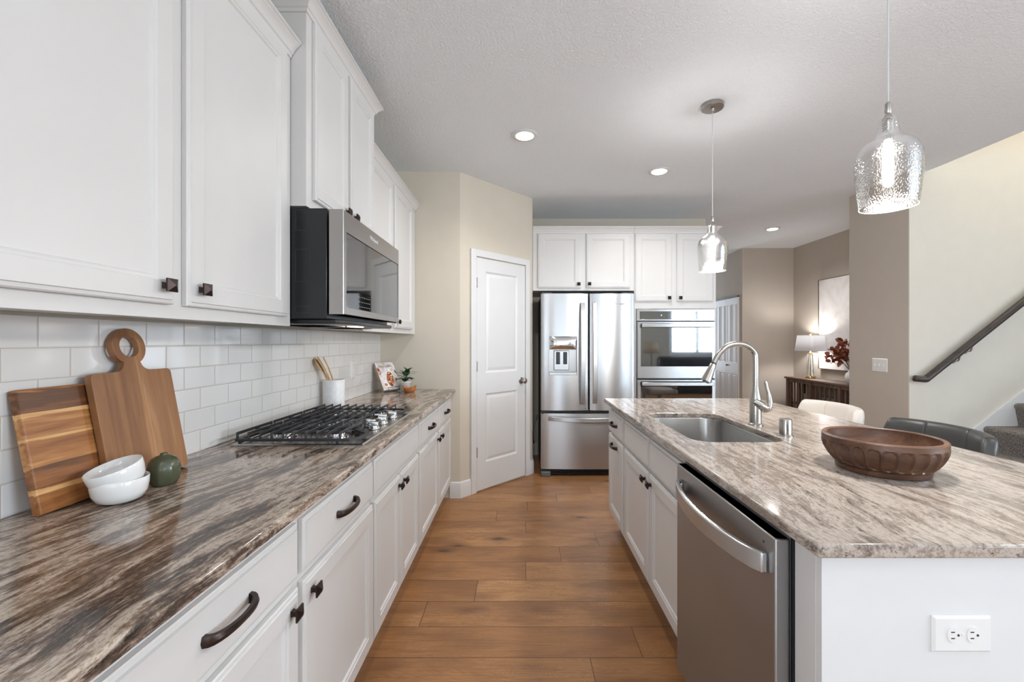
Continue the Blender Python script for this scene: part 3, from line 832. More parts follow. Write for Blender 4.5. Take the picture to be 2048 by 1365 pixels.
# --- double wall oven
def wall_oven():
    x0, x1 = 1.164, 1.942; yf = YF-.004
    r = thing('double_oven', 'stainless double wall oven with black glass doors in the tall white cabinet', 'oven', ((x0+x1)/2, yf, .36))
    box('body', M['black'], r, x0+.004, x1-.004, yf+.006, yf+.55, .358, 1.632)
    # surround
    m = MB(); yo = yf-.018
    m.box(x0, x1, yo, yf+.005, 1.612, 1.634).box(x0, x1, yo, yf+.005, 1.518, 1.534).box(x0, x0+.030, yo, yf+.005, 1.534, 1.612).box(x1-.030, x1, yo, yf+.005, 1.534, 1.612)
    m.box(x0, x0+.003, yo+.01, yf+.005, .36, 1.518).box(x1-.003, x1, yo+.01, yf+.005, .36, 1.518)
    m.build('frame', M['steel'], r, bevel=.001)
    cp = box('control_panel', M['bglass'], r, x0+.030, x1-.030, yo+.001, yf+.004, 1.534, 1.612)
    MB().box(1.405, 1.415, yo-.0004, yo+.0008, 1.568, 1.580).build('buttons', M['logo'], cp)
    for (za, zb, ztg) in ((.946, 1.508, 1.452), (.372, .932, .876)):
        yd = yf-.040
        FO = Face((x0, yf+.004, 0), (1,0,0), (0,-1,0)); WO = x1-x0
        m = framed(FO, .004, WO-.004, za, zb, .034, WO-.034, za+.118, zb-.016, 0, .044, .012)
        d = m.build('oven_door', M['steel'], r, angle=25)
        box('window', M['bglass'], d, x0+.034, x1-.034, yd+.001, yd+.0115, za+.1185, zb-.0165)
        m = MB(); hz = zb-.038
        m.box(x0+.035, x1-.035, yd-.052, yd-.036, hz-.018, hz+.018)
        m.box(x0+.045, x0+.065, yd-.037, yd+.001, hz-.012, hz+.012).box(x1-.065, x1-.045, yd-.037, yd+.001, hz-.012, hz+.012)
        m.build('handle', M['steel'], d, bevel=.004, seg=3)
wall_oven()

# --- refrigerator
def fridge():
    x0, x1 = .203, 1.112; yf = 4.215; xm = (x0+x1)/2 + .012; xm = .671
    r = thing('refrigerator', 'stainless french door refrigerator with ice dispenser in left door', 'refrigerator', ((x0+x1)/2, yf, 0))
    box('body', M['silicone'], r, x0+.006, x1-.006, yf+.075, yf+.76, .045, 1.765, bevel=.003)
    def door(nm, a, b, z0, z1, hole=None):
        n = 22; m = MB()
        def yfr(x):
            t = (x-x0)/(x1-x0); return yf+.012*(2*t-1)**2 + (.010 if False else 0)
        cx, hw = (a+b)/2, (b-a)/2
        def yloc(x): # bulge of the single leaf with rounded vertical edges
            t = (x-cx)/hw; e = 1-abs(t)
            edge = .012*max(0, 1-e/.035)**2
            return yf + .020*t*t + edge
        xs = sorted(set([a+(b-a)*k/n for k in range(n+1)] + [a+.002, a+.006, b-.006, b-.002]))
        if hole:
            hx0, hx1, hz0, hz1 = hole
            xs = sorted(set(xs+[hx0, hx1]))
        def strip(sel, za, zb):
            for p, q in zip(sel, sel[1:]):
                yp, yq = yloc(p), yloc(q)
                m.f([m.v((p,yp,za)), m.v((q,yq,za)), m.v((q,yq,zb)), m.v((p,yp,zb))])
        if hole:
            strip(xs, z0, hz0); strip(xs, hz1, z1)
            strip([x for x in xs if x <= hx0], hz0, hz1); strip([x for x in xs if x >= hx1], hz0, hz1)
        else: strip(xs, z0, z1)
        yb = yf+.068
        # sides, top, bottom, back
        for zz in (z0, z1):
            for p, q in zip(xs, xs[1:]): m.f([m.v((p,yloc(p),zz)), m.v((q,yloc(q),zz)), m.v((q,yb,zz)), m.v((p,yb,zz))])
        for xx in (a, b): m.f([m.v((xx,yloc(xx),z0)), m.v((xx,yb,z0)), m.v((xx,yb,z1)), m.v((xx,yloc(xx),z1))])
        m.f([m.v((a,yb,z0)), m.v((b,yb,z0)), m.v((b,yb,z1)), m.v((a,yb,z1))])
        if hole:
            hy = yf+.055
            for zz in (hz0, hz1): m.f([m.v((hx0,yloc(hx0),zz)), m.v((hx1,yloc(hx1),zz)), m.v((hx1,hy,zz)), m.v((hx0,hy,zz))])
            for xx in (hx0, hx1): m.f([m.v((xx,yloc(xx),hz0)), m.v((xx,hy,hz0)), m.v((xx,hy,hz1)), m.v((xx,yloc(xx),hz1))])
        bmesh.ops.remove_doubles(m.bm, verts=m.bm.verts[:], dist=.0002)
        return m.build(nm, M['steel'], r, angle=35)
    ZS = .625
    dl = door('door', x0, xm-.004, .642, 1.778, (.283, .554, .985, 1.362))
    dr = door('door', xm+.004, x1, .642, 1.778)
    dd = door('drawer', x0, x1, .072, .612)
    dl['label'] = 'left door with dispenser'
    box('gasket', M['black'], r, x0+.01, x1-.01, yf+.02, yf+.076, .606, .648)
    # handles
    for xa, xb, dd_ in ((.585, .628, dl), (.702, .745, dr)):
        m = MB(); rings = []
        for k in range(17):
            t = k/16; z = .712+(1.690-.712)*t
            y = yf-.012-.034*math.sin(PI*t)**.6
            rings.append([(xa, y-.006, z), (xb, y-.006, z), (xb, y+.010, z), (xa, y+.010, z)])
        m.loft(rings)
        m.box(xa+.006, xb-.006, yf-.012, yf+.008, .715, .74).box(xa+.006, xb-.006, yf-.012, yf+.008, 1.662, 1.687)
        m.build('handle', M['steel'], dd_, bevel=.003, angle=50)
    m = MB(); rings = []
    for k in range(25):
        t = k/24; x = .270+(1.075-.270)*t
        y = yf-.014-.036*math.sin(PI*t)**.6; dz = -.012*math.sin(PI*t)
        rings.append([(x, y-.007, .548+dz), (x, y-.007, .588+dz), (x, y+.010, .588+dz), (x, y+.010, .548+dz)])
    m.loft(rings); m.box(.275, .30, yf-.016, yf+.014, .555, .58).box(1.045, 1.07, yf-.016, yf+.014, .555, .58)
    m.build('handle', M['steel'], dd, bevel=.003, angle=50)
    # dispenser
    m = MB()
    m.box(.285, .552, yf+.050, yf+.054, .987, 1.360)
    ds = m.build('dispenser', M['sinksteel'], dl)
    m = MB(); rings = []   # chrome bulged control face
    nx, nz = 10, 6
    for j in range(nz+1):
        row = []
        for i in range(nx+1):
            u, v = i/nx*2-1, j/nz*2-1
            row.append((.287+(.550-.287)*i/nx, yf+.004-.020*(1-u**4)*(1-v**4), 1.235+(1.358-1.235)*j/nz))
        rings.append(row)
    m.loft(rings, False, False, closed=False)
    m.box(.287, .550, yf+.006, yf+.05, 1.237, 1.356)
    m.build('dispenser_panel', M['chrome'], dl)
    m = MB()
    m.loft([[(.287, yf+.006, .987), (.550, yf+.006, .987), (.550, yf+.006, 1.012), (.287, yf+.006, 1.012)], [(.287, yf+.05, .987), (.550, yf+.05, .987), (.550, yf+.05, 1.012), (.287, yf+.05, 1.012)]])
    m.build('drip_tray', M['steel'], dl)
    m = MB(); m.box(.330, .480, yf+.030, yf+.052, 1.03, 1.225); m.build('paddle_housing', M['steel'], dl, bevel=.006)
    for xa in (.352, .422):
        m = MB(); m.box(xa, xa+.038, yf+.022, yf+.031, 1.09, 1.21); m.build('paddle', M['black'], dl, bevel=.004)
    # logo, feet, grille
    text_obj('logo', 'Whirlpool', .023, M['fridgelogo'], dr, Matrix.Translation((.965, yf+.0015, 1.678)) @ Matrix.Rotation(PI/2, 4, 'X'), .0012)
    m = MB()
    for k in range(3): m.box(x0+.10, x1-.10, yf+.03, yf+.07, .018+k*.014, .026+k*.014)
    m.box(x0+.09, x1-.09, yf+.05, yf+.07, .012, .062)
    m.build('grille', M['black'], r)
    for xa in (x0+.003, x1-.093):
        m = MB(); m.box(xa, xa+.09, yf-.002, yf+.10, 0, .048); m.build('foot', M['silicone'], r, bevel=.008)
    for xa in (x0+.01, x1-.11):
        m = MB(); m.box(xa, xa+.10, yf+.04, yf+.14, 1.766, 1.79); m.build('hinge_cover', M['silicone'], r, bevel=.004)
fridge()
# supply cord beside the refrigerator
m = MB().tube([(.165, YB-.02, .17), (.15, 4.75, .2), (.135, 4.55, .33), (.14, 4.5, .42), (.175, 4.55, .50), (.19, 4.8, .50)], .005, 8, 6)
tag(m.build('power_cord', M['silicone']), 'grey cord looping in the gap left of the refrigerator', 'cord')

# --- microwave
def microwave():
    y0, y1 = 1.670, 2.430; xf = -.6775
    r = thing('microwave', 'stainless over-the-range microwave with dark side, hung above the gas cooktop', 'microwave', (-.9, (y0+y1)/2, 1.40))
    b = box('body', M['black'], r, XW+.01, -.742, y0, y1, 1.402, 1.828, bevel=.003)
    # embossed recess outlines on the side
    for (a, c, z0, z1) in ((-.862, -.815, 1.742, 1.822), (-.862, -.803, 1.545, 1.670), (-.862, -.803, 1.425, 1.452)):
        m = MB()
        for q in ((a, c, z0, z0+.002), (a, c, z1-.002, z1), (a, a+.002, z0, z1), (c-.002, c, z0, z1)):
            m.box(q[0], q[1], y0-.0012, y0, q[2], q[3])
        m.build('embossed_outline', M['iron'], b)
    # door: steel frame, leans very slightly
    F = Face((-.733, y0, 0), (0,1,0), (1,0,0)); T = .0555; W = y1-y0
    m = MB(); wu0, wu1, wv0, wv1 = .028, W-.012, 1.448, 1.742
    m = framed(F, 0, W, 1.420, 1.824, wu0, wu1, wv0, wv1, 0, T, .012)
    d = m.build('door', M['mwsteel'], r, angle=25)
    m = MB(); F.box(m, wu0+.001, wu1-.001, wv0+.001, wv1-.001, T-.0115, T-.003); g = m.build('window', M['mwglass'], d)
    m = MB(); F.box(m, wu0+.01, wu0+.30, wv0+.004, wv0+.075, T-.003, T-.0025)
    cp = m.build('control_panel', M['bglass'], d)
    rg = random.Random(5)
    m = MB()
    for i in range(3):
        for j in range(7):
            u = wu0+.14+j*.021; v = wv0+.014+i*.02
            F.box(m, u, u+.005, v, v+.0022, T-.0025, T-.0021)
    m.build('buttons', M['logo'], cp)
    q = Matrix(((0,0,1,0),(1,0,0,0),(0,1,0,0),(0,0,0,1)))
    text_obj('logo', 'Whirlpool', .026, M['logo'], d, Matrix.Translation((-.733+T+.0002, 2.02, 1.785)) @ q, .0006)
    # under side: grille, filters, light
    m = MB(); m.prism([(-1.0, y0+.03), (-.72, y0+.03), (-.70, y0+.06), (-.70, y1-.06), (-.72, y1-.03), (-1.0, y1-.03)], 1.385, 1.402)
    v_ = m.build('vent', M['black'], r, bevel=.003)
    for ya in (y0+.08, y0+.44):
        m = MB(); m.box(-.98, -.80, ya, ya+.24, 1.381, 1.385); m.build('filter', M['steeldark'], v_)
    m = MB(); m.box(-.795, -.755, 2.0, 2.10, 1.3815, 1.385); m.build('lamp', M['hoodlamp'], v_)
microwave()

# --- gas cooktop
def cooktop():
    r = thing('cooktop', 'stainless five burner gas cooktop with black grates set in the left counter', 'cooktop', (-.85, 2.0525, ZC))
    x0, x1, y0, y1 = -1.105, -.598, 1.657, 2.448
    m = MB(); m.loft([[(x0,y0,ZC+.0005),(x1,y0,ZC+.0005),(x1,y1,ZC+.0005),(x0,y1,ZC+.0005)],
                      [(x0,y0,ZC+.005),(x1,y0,ZC+.005),(x1,y1,ZC+.005),(x0,y1,ZC+.005)],
                      [(x0+.006,y0+.006,ZC+.009),(x1-.006,y0+.006,ZC+.009),(x1-.006,y1-.006,ZC+.009),(x0+.006,y1-.006,ZC+.009)],
                      [(x0+.016,y0+.016,ZC+.009),(x1-.016,y0+.016,ZC+.009),(x1-.016,y1-.016,ZC+.009),(x0+.016,y1-.016,ZC+.009)],
                      [(x0+.020,y0+.020,ZC+.006),(x1-.020,y0+.020,ZC+.006),(x1-.020,y1-.020,ZC+.006),(x0+.020,y1-.020,ZC+.006)]])
    m.build('tray', M['cooksteel'], r, angle=30)
    for bx_, by_, br in ((-.98, 1.80, .040), (-.76, 1.80, .034), (-.91, 2.0525, .052), (-.98, 2.305, .034), (-.76, 2.305, .040)):
        m = MB(); m.lathe([(br+.016, ZC+.006), (br+.014, ZC+.012), (br+.004, ZC+.014), (br, ZC+.024)], (bx_, by_, 0), 28)
        b = m.build('burner', M['chrome'], r)
        m = MB(); m.lathe([(br-.002, ZC+.0242), (br+.001, ZC+.028), (br-.004, ZC+.033), (.004, ZC+.034)], (bx_, by_, 0), 28)
        m.build('burner_cap', M['iron'], b)
    zf0, zf1, zt = ZC+.017, ZC+.027, ZC+.052
    def grate(path, ya, yb, xa, xb, nb, mid):
        m = MB()
        w = .016
        cx = sum(p[0] for p in path)/len(path); cy = sum(p[1] for p in path)/len(path)
        inner = []
        n = len(path)
        for i in range(n):   # inset polygon
            p0, p1, p2 = Vector(path[i-1]), Vector(path[i]), Vector(path[(i+1) % n])
            d0, d1 = (p1-p0).normalized(), (p2-p1).normalized()
            n0, n1 = Vector((-d0.y, d0.x)), Vector((-d1.y, d1.x))
            mm = n0+n1; mm = mm/max(.35, mm.dot(n0)); inner.append(p1+mm*w)
        O0 = [m.v((p[0], p[1], zf0)) for p in path]; O1 = [m.v((p[0], p[1], zf1)) for p in path]
        I0 = [m.v((p.x, p.y, zf0)) for p in inner]; I1 = [m.v((p.x, p.y, zf1)) for p in inner]
        for i in range(n):
            j = (i+1) % n
            m.f([O0[i], O0[j], O1[j], O1[i]]); m.f([I0[i], I1[i], I1[j], I0[j]])
            m.f([O1[i], O1[j], I1[j], I1[i]]); m.f([O0[i], I0[i], I0[j], O0[j]])
        for k in range(nb):
            x = xa+(xb-xa)*k/(nb-1)
            h0 = zt-.011
            m.box(x-.0024, x+.0024, ya+.004, yb-.004, h0, zt)
            for yy in (ya+.004, yb-.016): m.box(x-.0024, x+.0024, yy, yy+.012, zf1-.001, h0)
        for yy in mid: m.box(xa, xb, yy-.003, yy+.003, zt-.017, zt-.006)
        # corner feet
        for px_, py_ in ((xa+.01, ya+.01), (xb-.01, ya+.01), (xa+.01, yb-.01), (xb-.01, yb-.01)): m.box(px_-.005, px_+.005, py_-.005, py_+.005, ZC+.008, zf0)
        return m.build('grate', M['iron'], r, bevel=.0012, seg=1)
    A = -1.094
    grate([(A,1.668), (-.655,1.668), (-.618,1.71), (-.618,1.79), (-.69,1.86), (-.69,1.918), (A,1.918)], 1.668, 1.918, A+.004, -.694, 10, (1.793,))
    grate([(A,1.922), (-.725,1.922), (-.725,2.183), (A,2.183)], 1.922, 2.183, A+.004, -.730, 9, (2.0525,))
    grate([(A,2.187), (-.69,2.187), (-.69,2.245), (-.618,2.315), (-.618,2.395), (-.655,2.437), (A,2.437)], 2.187, 2.437, A+.004, -.694, 10, (2.312,))
    for k, (kx, ky) in enumerate(((-.655, 1.955), (-.690, 2.01), (-.655, 2.075), (-.680, 2.15), (-.655, 2.235))):
        m = MB(); m.lathe([(.024, ZC+.0065), (.0245, ZC+.013), (.021, ZC+.017), (.020, ZC+.023), (.018, ZC+.025)], (kx, ky, 0), 24)
        m.loft([[(kx-.020, ky-.013, ZC+.023), (kx+.020, ky-.013, ZC+.023), (kx+.020, ky+.013, ZC+.023), (kx-.020, ky+.013, ZC+.023)],
                [(kx-.019, ky-.010, ZC+.044), (kx+.019, ky-.010, ZC+.040), (kx+.019, ky+.010, ZC+.040), (kx-.019, ky+.010, ZC+.044)]])
        m.build('knob', M['chrome'], r, bevel=.0015, angle=30)
cooktop()

# ------------------------------------------------------------------ island
XI = .637
def base_island(label, y0, y1, drawers, doors, pulls=None):
    r = thing('base_cabinet', label, 'cabinet', (XI, (y0+y1)/2, 0), 0, 'white base cabinets of the island')
    F = Face((XI, y0, 0), (0,1,0), (-1,0,0))
    hollow(F, y1-y0, .115, .882, .56, M['cab'], r, top=False)
    m = MB(); F.box(m, 0, y1-y0, 0, .113, -.075, -.06); m.build('toe_kick', M['cab'], r)
    for (a, b, hu) in drawers:
        dr = drawer_front(F, a-y0, b-y0, .700, .846, M['cab'], r)
        if hu: pull(F, hu-y0, .772, dr)
    for (a, b, ku, hu) in doors:
        dr = panel_door(F, a-y0, b-y0, .144, .680, M['cab'], r)
        if ku: knob(F, ku-y0, .638, dr)
        if hu: pull(F, hu-y0, .632, dr)
    return r
base_island('narrow white island cabinet at the far end, drawer and pull-out door with arched handles', 2.606, 3.04, [(2.63, 3.035, 2.83)], [(2.63, 3.035, None, 2.83)])
base_island('white island sink cabinet with two blank fronts over two doors', 1.62, 2.603, [(2.108, 2.585, None), (1.64, 2.085, None)], [(2.108, 2.585, 2.145, None), (1.64, 2.085, 2.05, None)])
# island end and back panels
r = thing('island_panel', 'white end and back panel of the island facing the camera, below the pale granite', 'panel', (1.1, .9, 0))
m = MB(); m.box(.609, 1.30, .885, .903, 0, .883).box(.614, .66, .903, .972, 0, .883).box(1.282, 1.30, .903, 3.04, 0, .883).box(.60, 1.31, .878, .885, 0, .0)
m = MB(); m.box(.614, 1.30, .885, .903, 0, .883); m.build('end_panel', M['trim'], r, bevel=.001)
m = MB(); m.box(.614, .634, .9035, .972, 0, .883); m.build('filler_strip', M['cab'], r, bevel=.001)
m = MB(); m.box(1.282, 1.30, .9035, 3.04, 0, .883); m.build('back_panel', M['trim'], r, bevel=.001)
m = MB(); m.box(.634, 1.28, .9035, .92, 0, .883); m.build('gable', M['cab'], r)

# dishwasher
def dishwasher():
    y0, y1 = .984, 1.600; xf = .577
    r = thing('dishwasher', 'dark stainless dishwasher with curved bar handle in the island', 'dishwasher', (.75, 1.29, 0))
    box('body', M['black'], r, .6135, 1.18, .975, 1.612, .10, .870)
    box('toe_kick', M['black'], r, .70, .72, .98, 1.61, 0, .099)
    m = MB(); m.box(xf, .612, y0, y1, .125, .868)
    d = m.build('door', M['steeldark'], r, bevel=.004, seg=3)
    box('door_edge', M['silicone'], d, .6122, .6132, y0+.002, y1-.002, .12, .872)
    m = MB(); rings = []
    for k in range(25):
        t = k/24; y = 1.012+(1.560-1.012)*t
        s = math.sin(PI*t)**.65
        x = xf-.010-.045*s; dz = -.006*s
        rings.append([(x-.006, y, .775+dz), (x-.006, y, .824+dz), (x+.010, y, .824+dz), (x+.010, y, .775+dz)])
    m.loft(rings)
    m.box(xf-.012, xf+.001, 1.016, 1.04, .785, .815).box(xf-.012, xf+.001, 1.535, 1.556, .785, .815)
    m.build('handle', M['steel'], d, bevel=.004, seg=3, angle=50)
    m = MB(); m.lathe([(.003, 0), (.003, .0008)], (xf, 1.03, .842), 10, mat=Vector((-1,0,0)).to_track_quat('Z','Y').to_matrix()); m.build('status_light', M['black'], d)
dishwasher()

# island countertop with sink cut-out
SX0, SX1, SY0, SY1, SR = .700, 1.085, 1.736, 2.435, .085
def rrect(x0, x1, y0, y1, r, n=8):
    out = []
    for (cx, cy, a0) in ((x1-r, y1-r, 0), (x0+r, y1-r, PI/2), (x0+r, y0+r, PI), (x1-r, y0+r, 1.5*PI)):
        out.append([(cx+r*math.cos(a0+PI/2*k/n), cy+r*math.sin(a0+PI/2*k/n)) for k in range(n+1)])
    return out
def island_top():
    X0, X1, Y0, Y1 = .590, 1.662, .859, 3.062
    oc = [(X1, Y1), (X0, Y1), (X0, Y0), (X1, Y0)]
    cs = rrect(SX0, SX1, SY0, SY1, SR)
    m = MB()
    for z in (.886, ZC):
        ov = [m.v((x, y, z)) for x, y in oc]
        iv = [[m.v((x, y, z)) for x, y in arc] for arc in cs]
        for q in range(4):
            for k in range(len(iv[q])-1): m.f([ov[q], iv[q][k], iv[q][k+1]])
            j = (q+1) % 4
            m.f([ov[q], iv[q][-1], iv[j][0], ov[j]])
    def wall(loop):
        for (xa, ya), (xb, yb) in zip(loop, loop[1:]+loop[:1]):
            m.f([m.v((xa,ya,.886)), m.v((xb,yb,.886)), m.v((xb,yb,ZC)), m.v((xa,ya,ZC))])
    wall(oc); wall([p for arc in cs for p in arc])
    bmesh.ops.remove_doubles(m.bm, verts=m.bm.verts[:], dist=.0001)
    o = m.build('countertop', M['granite_light'], None, bevel=.005, seg=3)
    tag(o, 'pale grey and tan streaked granite countertop on the island', 'countertop')
island_top()
def sink():
    r = thing('sink', 'stainless undermount single bowl sink in the island', 'sink', ((SX0+SX1)/2, (SY0+SY1)/2, .68))
    m = MB()
    loops = []
    for (ins, z, rr) in ((-.018, .8855, SR+.018), (-.004, .8855, SR+.004), (-.002, .880, SR+.002), (0, .72, SR), (.006, .700, SR-.006), (.022, .688, SR-.02), (.05, .684, SR-.04)):
        loops.append([(x, y, z) for arc in rrect(SX0+ins, SX1-ins, SY0+ins, SY1-ins, rr) for x, y in arc])
    m.loft(loops, False, True)
    b = m.build('basin', M['sinksteel'], r, recalc=False, angle=60)
    sol = b.modifiers.new('thickness', 'SOLIDIFY'); sol.thickness = -.0012
    m = MB(); m.lathe([(.040, .6845), (.042, .6865), (.034, .687), (.030, .685), (.004, .685)], ((SX0+SX1)/2+.05, (SY0+SY1)/2, 0), 24)
    m.build('drain', M['chrome'], r)
sink()
def faucet():
    bx, by = 1.13, 2.087
    r = thing('faucet', 'brushed nickel gooseneck pull-down kitchen faucet behind the island sink', 'faucet', (bx, by, ZC))
    m = MB(); m.lathe([(.033, ZC), (.033, ZC+.006), (.0265, ZC+.012), (.0265, ZC+.085), (.0245, ZC+.13), (.018, ZC+.16), (.0145, ZC+.185)], (bx, by, 0), 28)
    m.build('body', M['nickel'], r)
    pts = [(bx, by, ZC+.18), (bx, by, 1.22), (bx-.006, by, 1.262), (bx-.040, by, 1.293), (bx-.087, by, 1.303), (bx-.135, by, 1.292), (bx-.170, by, 1.262), (bx-.190, by, 1.232), (bx-.2, by, 1.212)]
    m = MB().tube(pts, [.0140, .0134, .0130, .0130, .0130, .0128, .0126, .0122, .0120], 18, 8)
    m.build('spout', M['nickel'], r, angle=60)
    a, b = Vector((bx-.2005, by, 1.211)), Vector((bx-.238, by, 1.123))
    d = (b-a).normalized(); q = d.to_track_quat('Z', 'Y').to_matrix(); ln = (b-a).length
    m = MB().lathe([(.0115, .002), (.0145, .006), (.0165, ln*.35), (.0235, ln*.9), (.0245, ln-.003), (.020, ln), (.018, ln-.004)], a, 24, mat=q)
    h = m.build('spray_head', M['nickel'], r)
    m = MB().lathe([(.0128, -.003), (.0135, .0), (.0135, .004), (.0115, .006)], a, 24, mat=q); m.build('ring', M['black'], h)
    m = MB().lathe([(.017, ln-.003), (.014, ln+.006), (.002, ln+.007)], a, 20, mat=q); m.build('nozzle', M['silicone'], h)
    m = MB(); c = a+d*ln*.5; px = q @ Vector((0, 1, 0));
    side = Vector((-1, 0, -.45)).normalized(); 
    m.bar(c+side*.016-d*.018, c+side*.022+d*.020, .012, .007); m.build('button', M['black'], h, bevel=.002)
    # valve boss and lever
    m = MB().tube([(bx-.016, by-.012, ZC+.118), (bx+.012, by-.016, ZC+.098), (bx+.035, by-.016, ZC+.086), (bx+.052, by-.014, ZC+.092)], [.017, .0225, .0215, .015], 18, 8)
    hb = m.build('valve', M['nickel'], r, angle=60)
    m = MB().tube([(bx+.030, by-.015, ZC+.075), (bx+.052, by-.013, ZC+.082), (bx+.062, by-.010, ZC+.112), (bx+.060, by-.008, ZC+.145), (bx+.051, by-.006, ZC+.178), (bx+.047, by-.005, ZC+.205), (bx+.048, by-.005, ZC+.213)], [.014, .0165, .0135, .0100, .0082, .0085, .005], 14, 6)
    m.build('lever', M['nickel'], r, angle=60)
faucet()
m = MB().lathe([(.031, ZC), (.031, ZC+.004), (.026, ZC+.0055), (.026, ZC+.0065), (.0245, ZC+.007), (.0245, ZC+.068), (.0225, ZC+.0725), (.003, ZC+.0735)], (1.128, 1.848, 0), 32)
tag(m.build('air_gap', M['nickel']), 'short brushed nickel cylinder cap on the island, right of the faucet', 'air gap')

# --- carved bowl on the island
def carved_bowl():
    cx, cy = 1.134, 1.365
    r = thing('wooden_bowl', 'round carved brown wooden bowl with scalloped side on the island', 'bowl', (cx, cy, ZC))
    NF, PS = 25, 14; n = NF*PS
    prof = [(.112, 0, None), (.118, .002, None), (.120, .014, None), (.116, .018, None)]
    for k in range(29):
        t = k/28; z = .020+.068*t
        rr = .120+.034*math.sin(PI/2*min(1, t*1.08))**.8
        prof.append((rr, z, 2*t-1))
    prof += [(.1552, .092, None), (.1556, .103, None), (.152, .1065, None), (.144, .1065, None), (.141, .104, None), (.141, .090, None), (.132, .060, None), (.118, .036, None), (.09, .024, None), (.04, .020, None), (.004, .020, None)]
    rings = []
    for rr, z, t in prof:
        ring = []
        for k in range(n):
            a = 2*PI*k/n; q = rr
            if t is not None:
                u = 2*((k % PS)/PS)-1
                sc = max(0, 1-abs(u)**2.4-abs(t)**4.5)
                q = rr+.0015-.0075*min(1, sc*2.0)*(1-.25*u*u)
            ring.append((cx+q*math.cos(a), cy+q*math.sin(a), ZC+.0004+z))
        rings.append(ring)
    MB().loft(rings).build('bowl', M['bowlwood'], r, angle=35)
carved_bowl()

# outlets, switches
def outlet_island():
    cx, cz, y = 1040, 0, .885
    x = .8950; z = .723
    r = thing('outlet', 'white duplex outlet plate mounted sideways on the island end panel', 'outlet', (x, y, z))
    x0, x1, z0, z1 = x-.060, x+.060, z-.037, z+.037
    m = MB(); m.loft([[(x0,y-.0003,z0),(x1,y-.0003,z0),(x1,y-.0003,z1),(x0,y-.0003,z1)], [(x0,y-.002,z0),(x1,y-.002,z0),(x1,y-.002,z1),(x0,y-.002,z1)], [(x0+.005,y-.006,z0+.005),(x1-.005,y-.006,z0+.005),(x1-.005,y-.006,z1-.005),(x0+.005,y-.006,z1-.005)]])
    m.build('cover_plate', M['plate'], r, angle=20)
    q = Matrix.Rotation(PI/2, 3, 'X')
    for s in (-1, 1):
        c = (x+s*.0195, y-.006, z)
        m = MB(); m.lathe([(.0165, 0), (.0160, .0018), (.002, .002)], c, 28, mat=q, sx=.78); f = m.build('socket', M['plate'], r)
        m = MB()
        for dz in (-.0062, .0062): m.box(c[0]-.006, c[0]+.001, y-.0085, y-.0078, z+dz-.001, z+dz+.001)
        m.lathe([(.0024, 0), (.0024, .0006)], (c[0]+.0085, y-.0078, z), 12, mat=q)
        m.build('slots', M['slot'], f)
    m = MB(); m.lathe([(.0032, 0), (.0028, .0012), (.001, .0015)], (x, y-.006, z), 12, mat=q); m.build('screw', M['plate'], r)
outlet_island()
def wall_plate(name, label, F, w, h, gangs, rocker):
    r = thing(name, label, 'switch', tuple(F.p(0,0,0)))
    m = MB(); F.rings(m, -w/2, w/2, -h/2, h/2, [(0, .0003), (0, .002), (.004, .006)]); m.build('cover_plate', M['plate'], r, angle=20)
    for k in range(gangs):
        u = (k-(gangs-1)/2)*.046
        m = MB()
        if rocker: F.rings(m, u-.017, u+.017, -.034, .034, [(0, .006), (0, .008), (.002, .010)])
        else: F.rings(m, u-.005, u+.005, -.012, .012, [(0, .006), (.001, .012), (.002, .014)])
        m.build('toggle', M['plate'], r, angle=20)
wall_plate('light_switch', 'white switch plate on the subway tile beyond the marble crock', Face((XW+.0086, 3.045, 1.118), (0,1,0), (1,0,0)), .075, .125, 1, True)
wall_plate('light_switch', 'white triple toggle switch plate on the taupe wall right of the console', Face((3.24, 3.915, 1.10), (0,1,0), (-1,0,0)), .165, .120, 3, False)

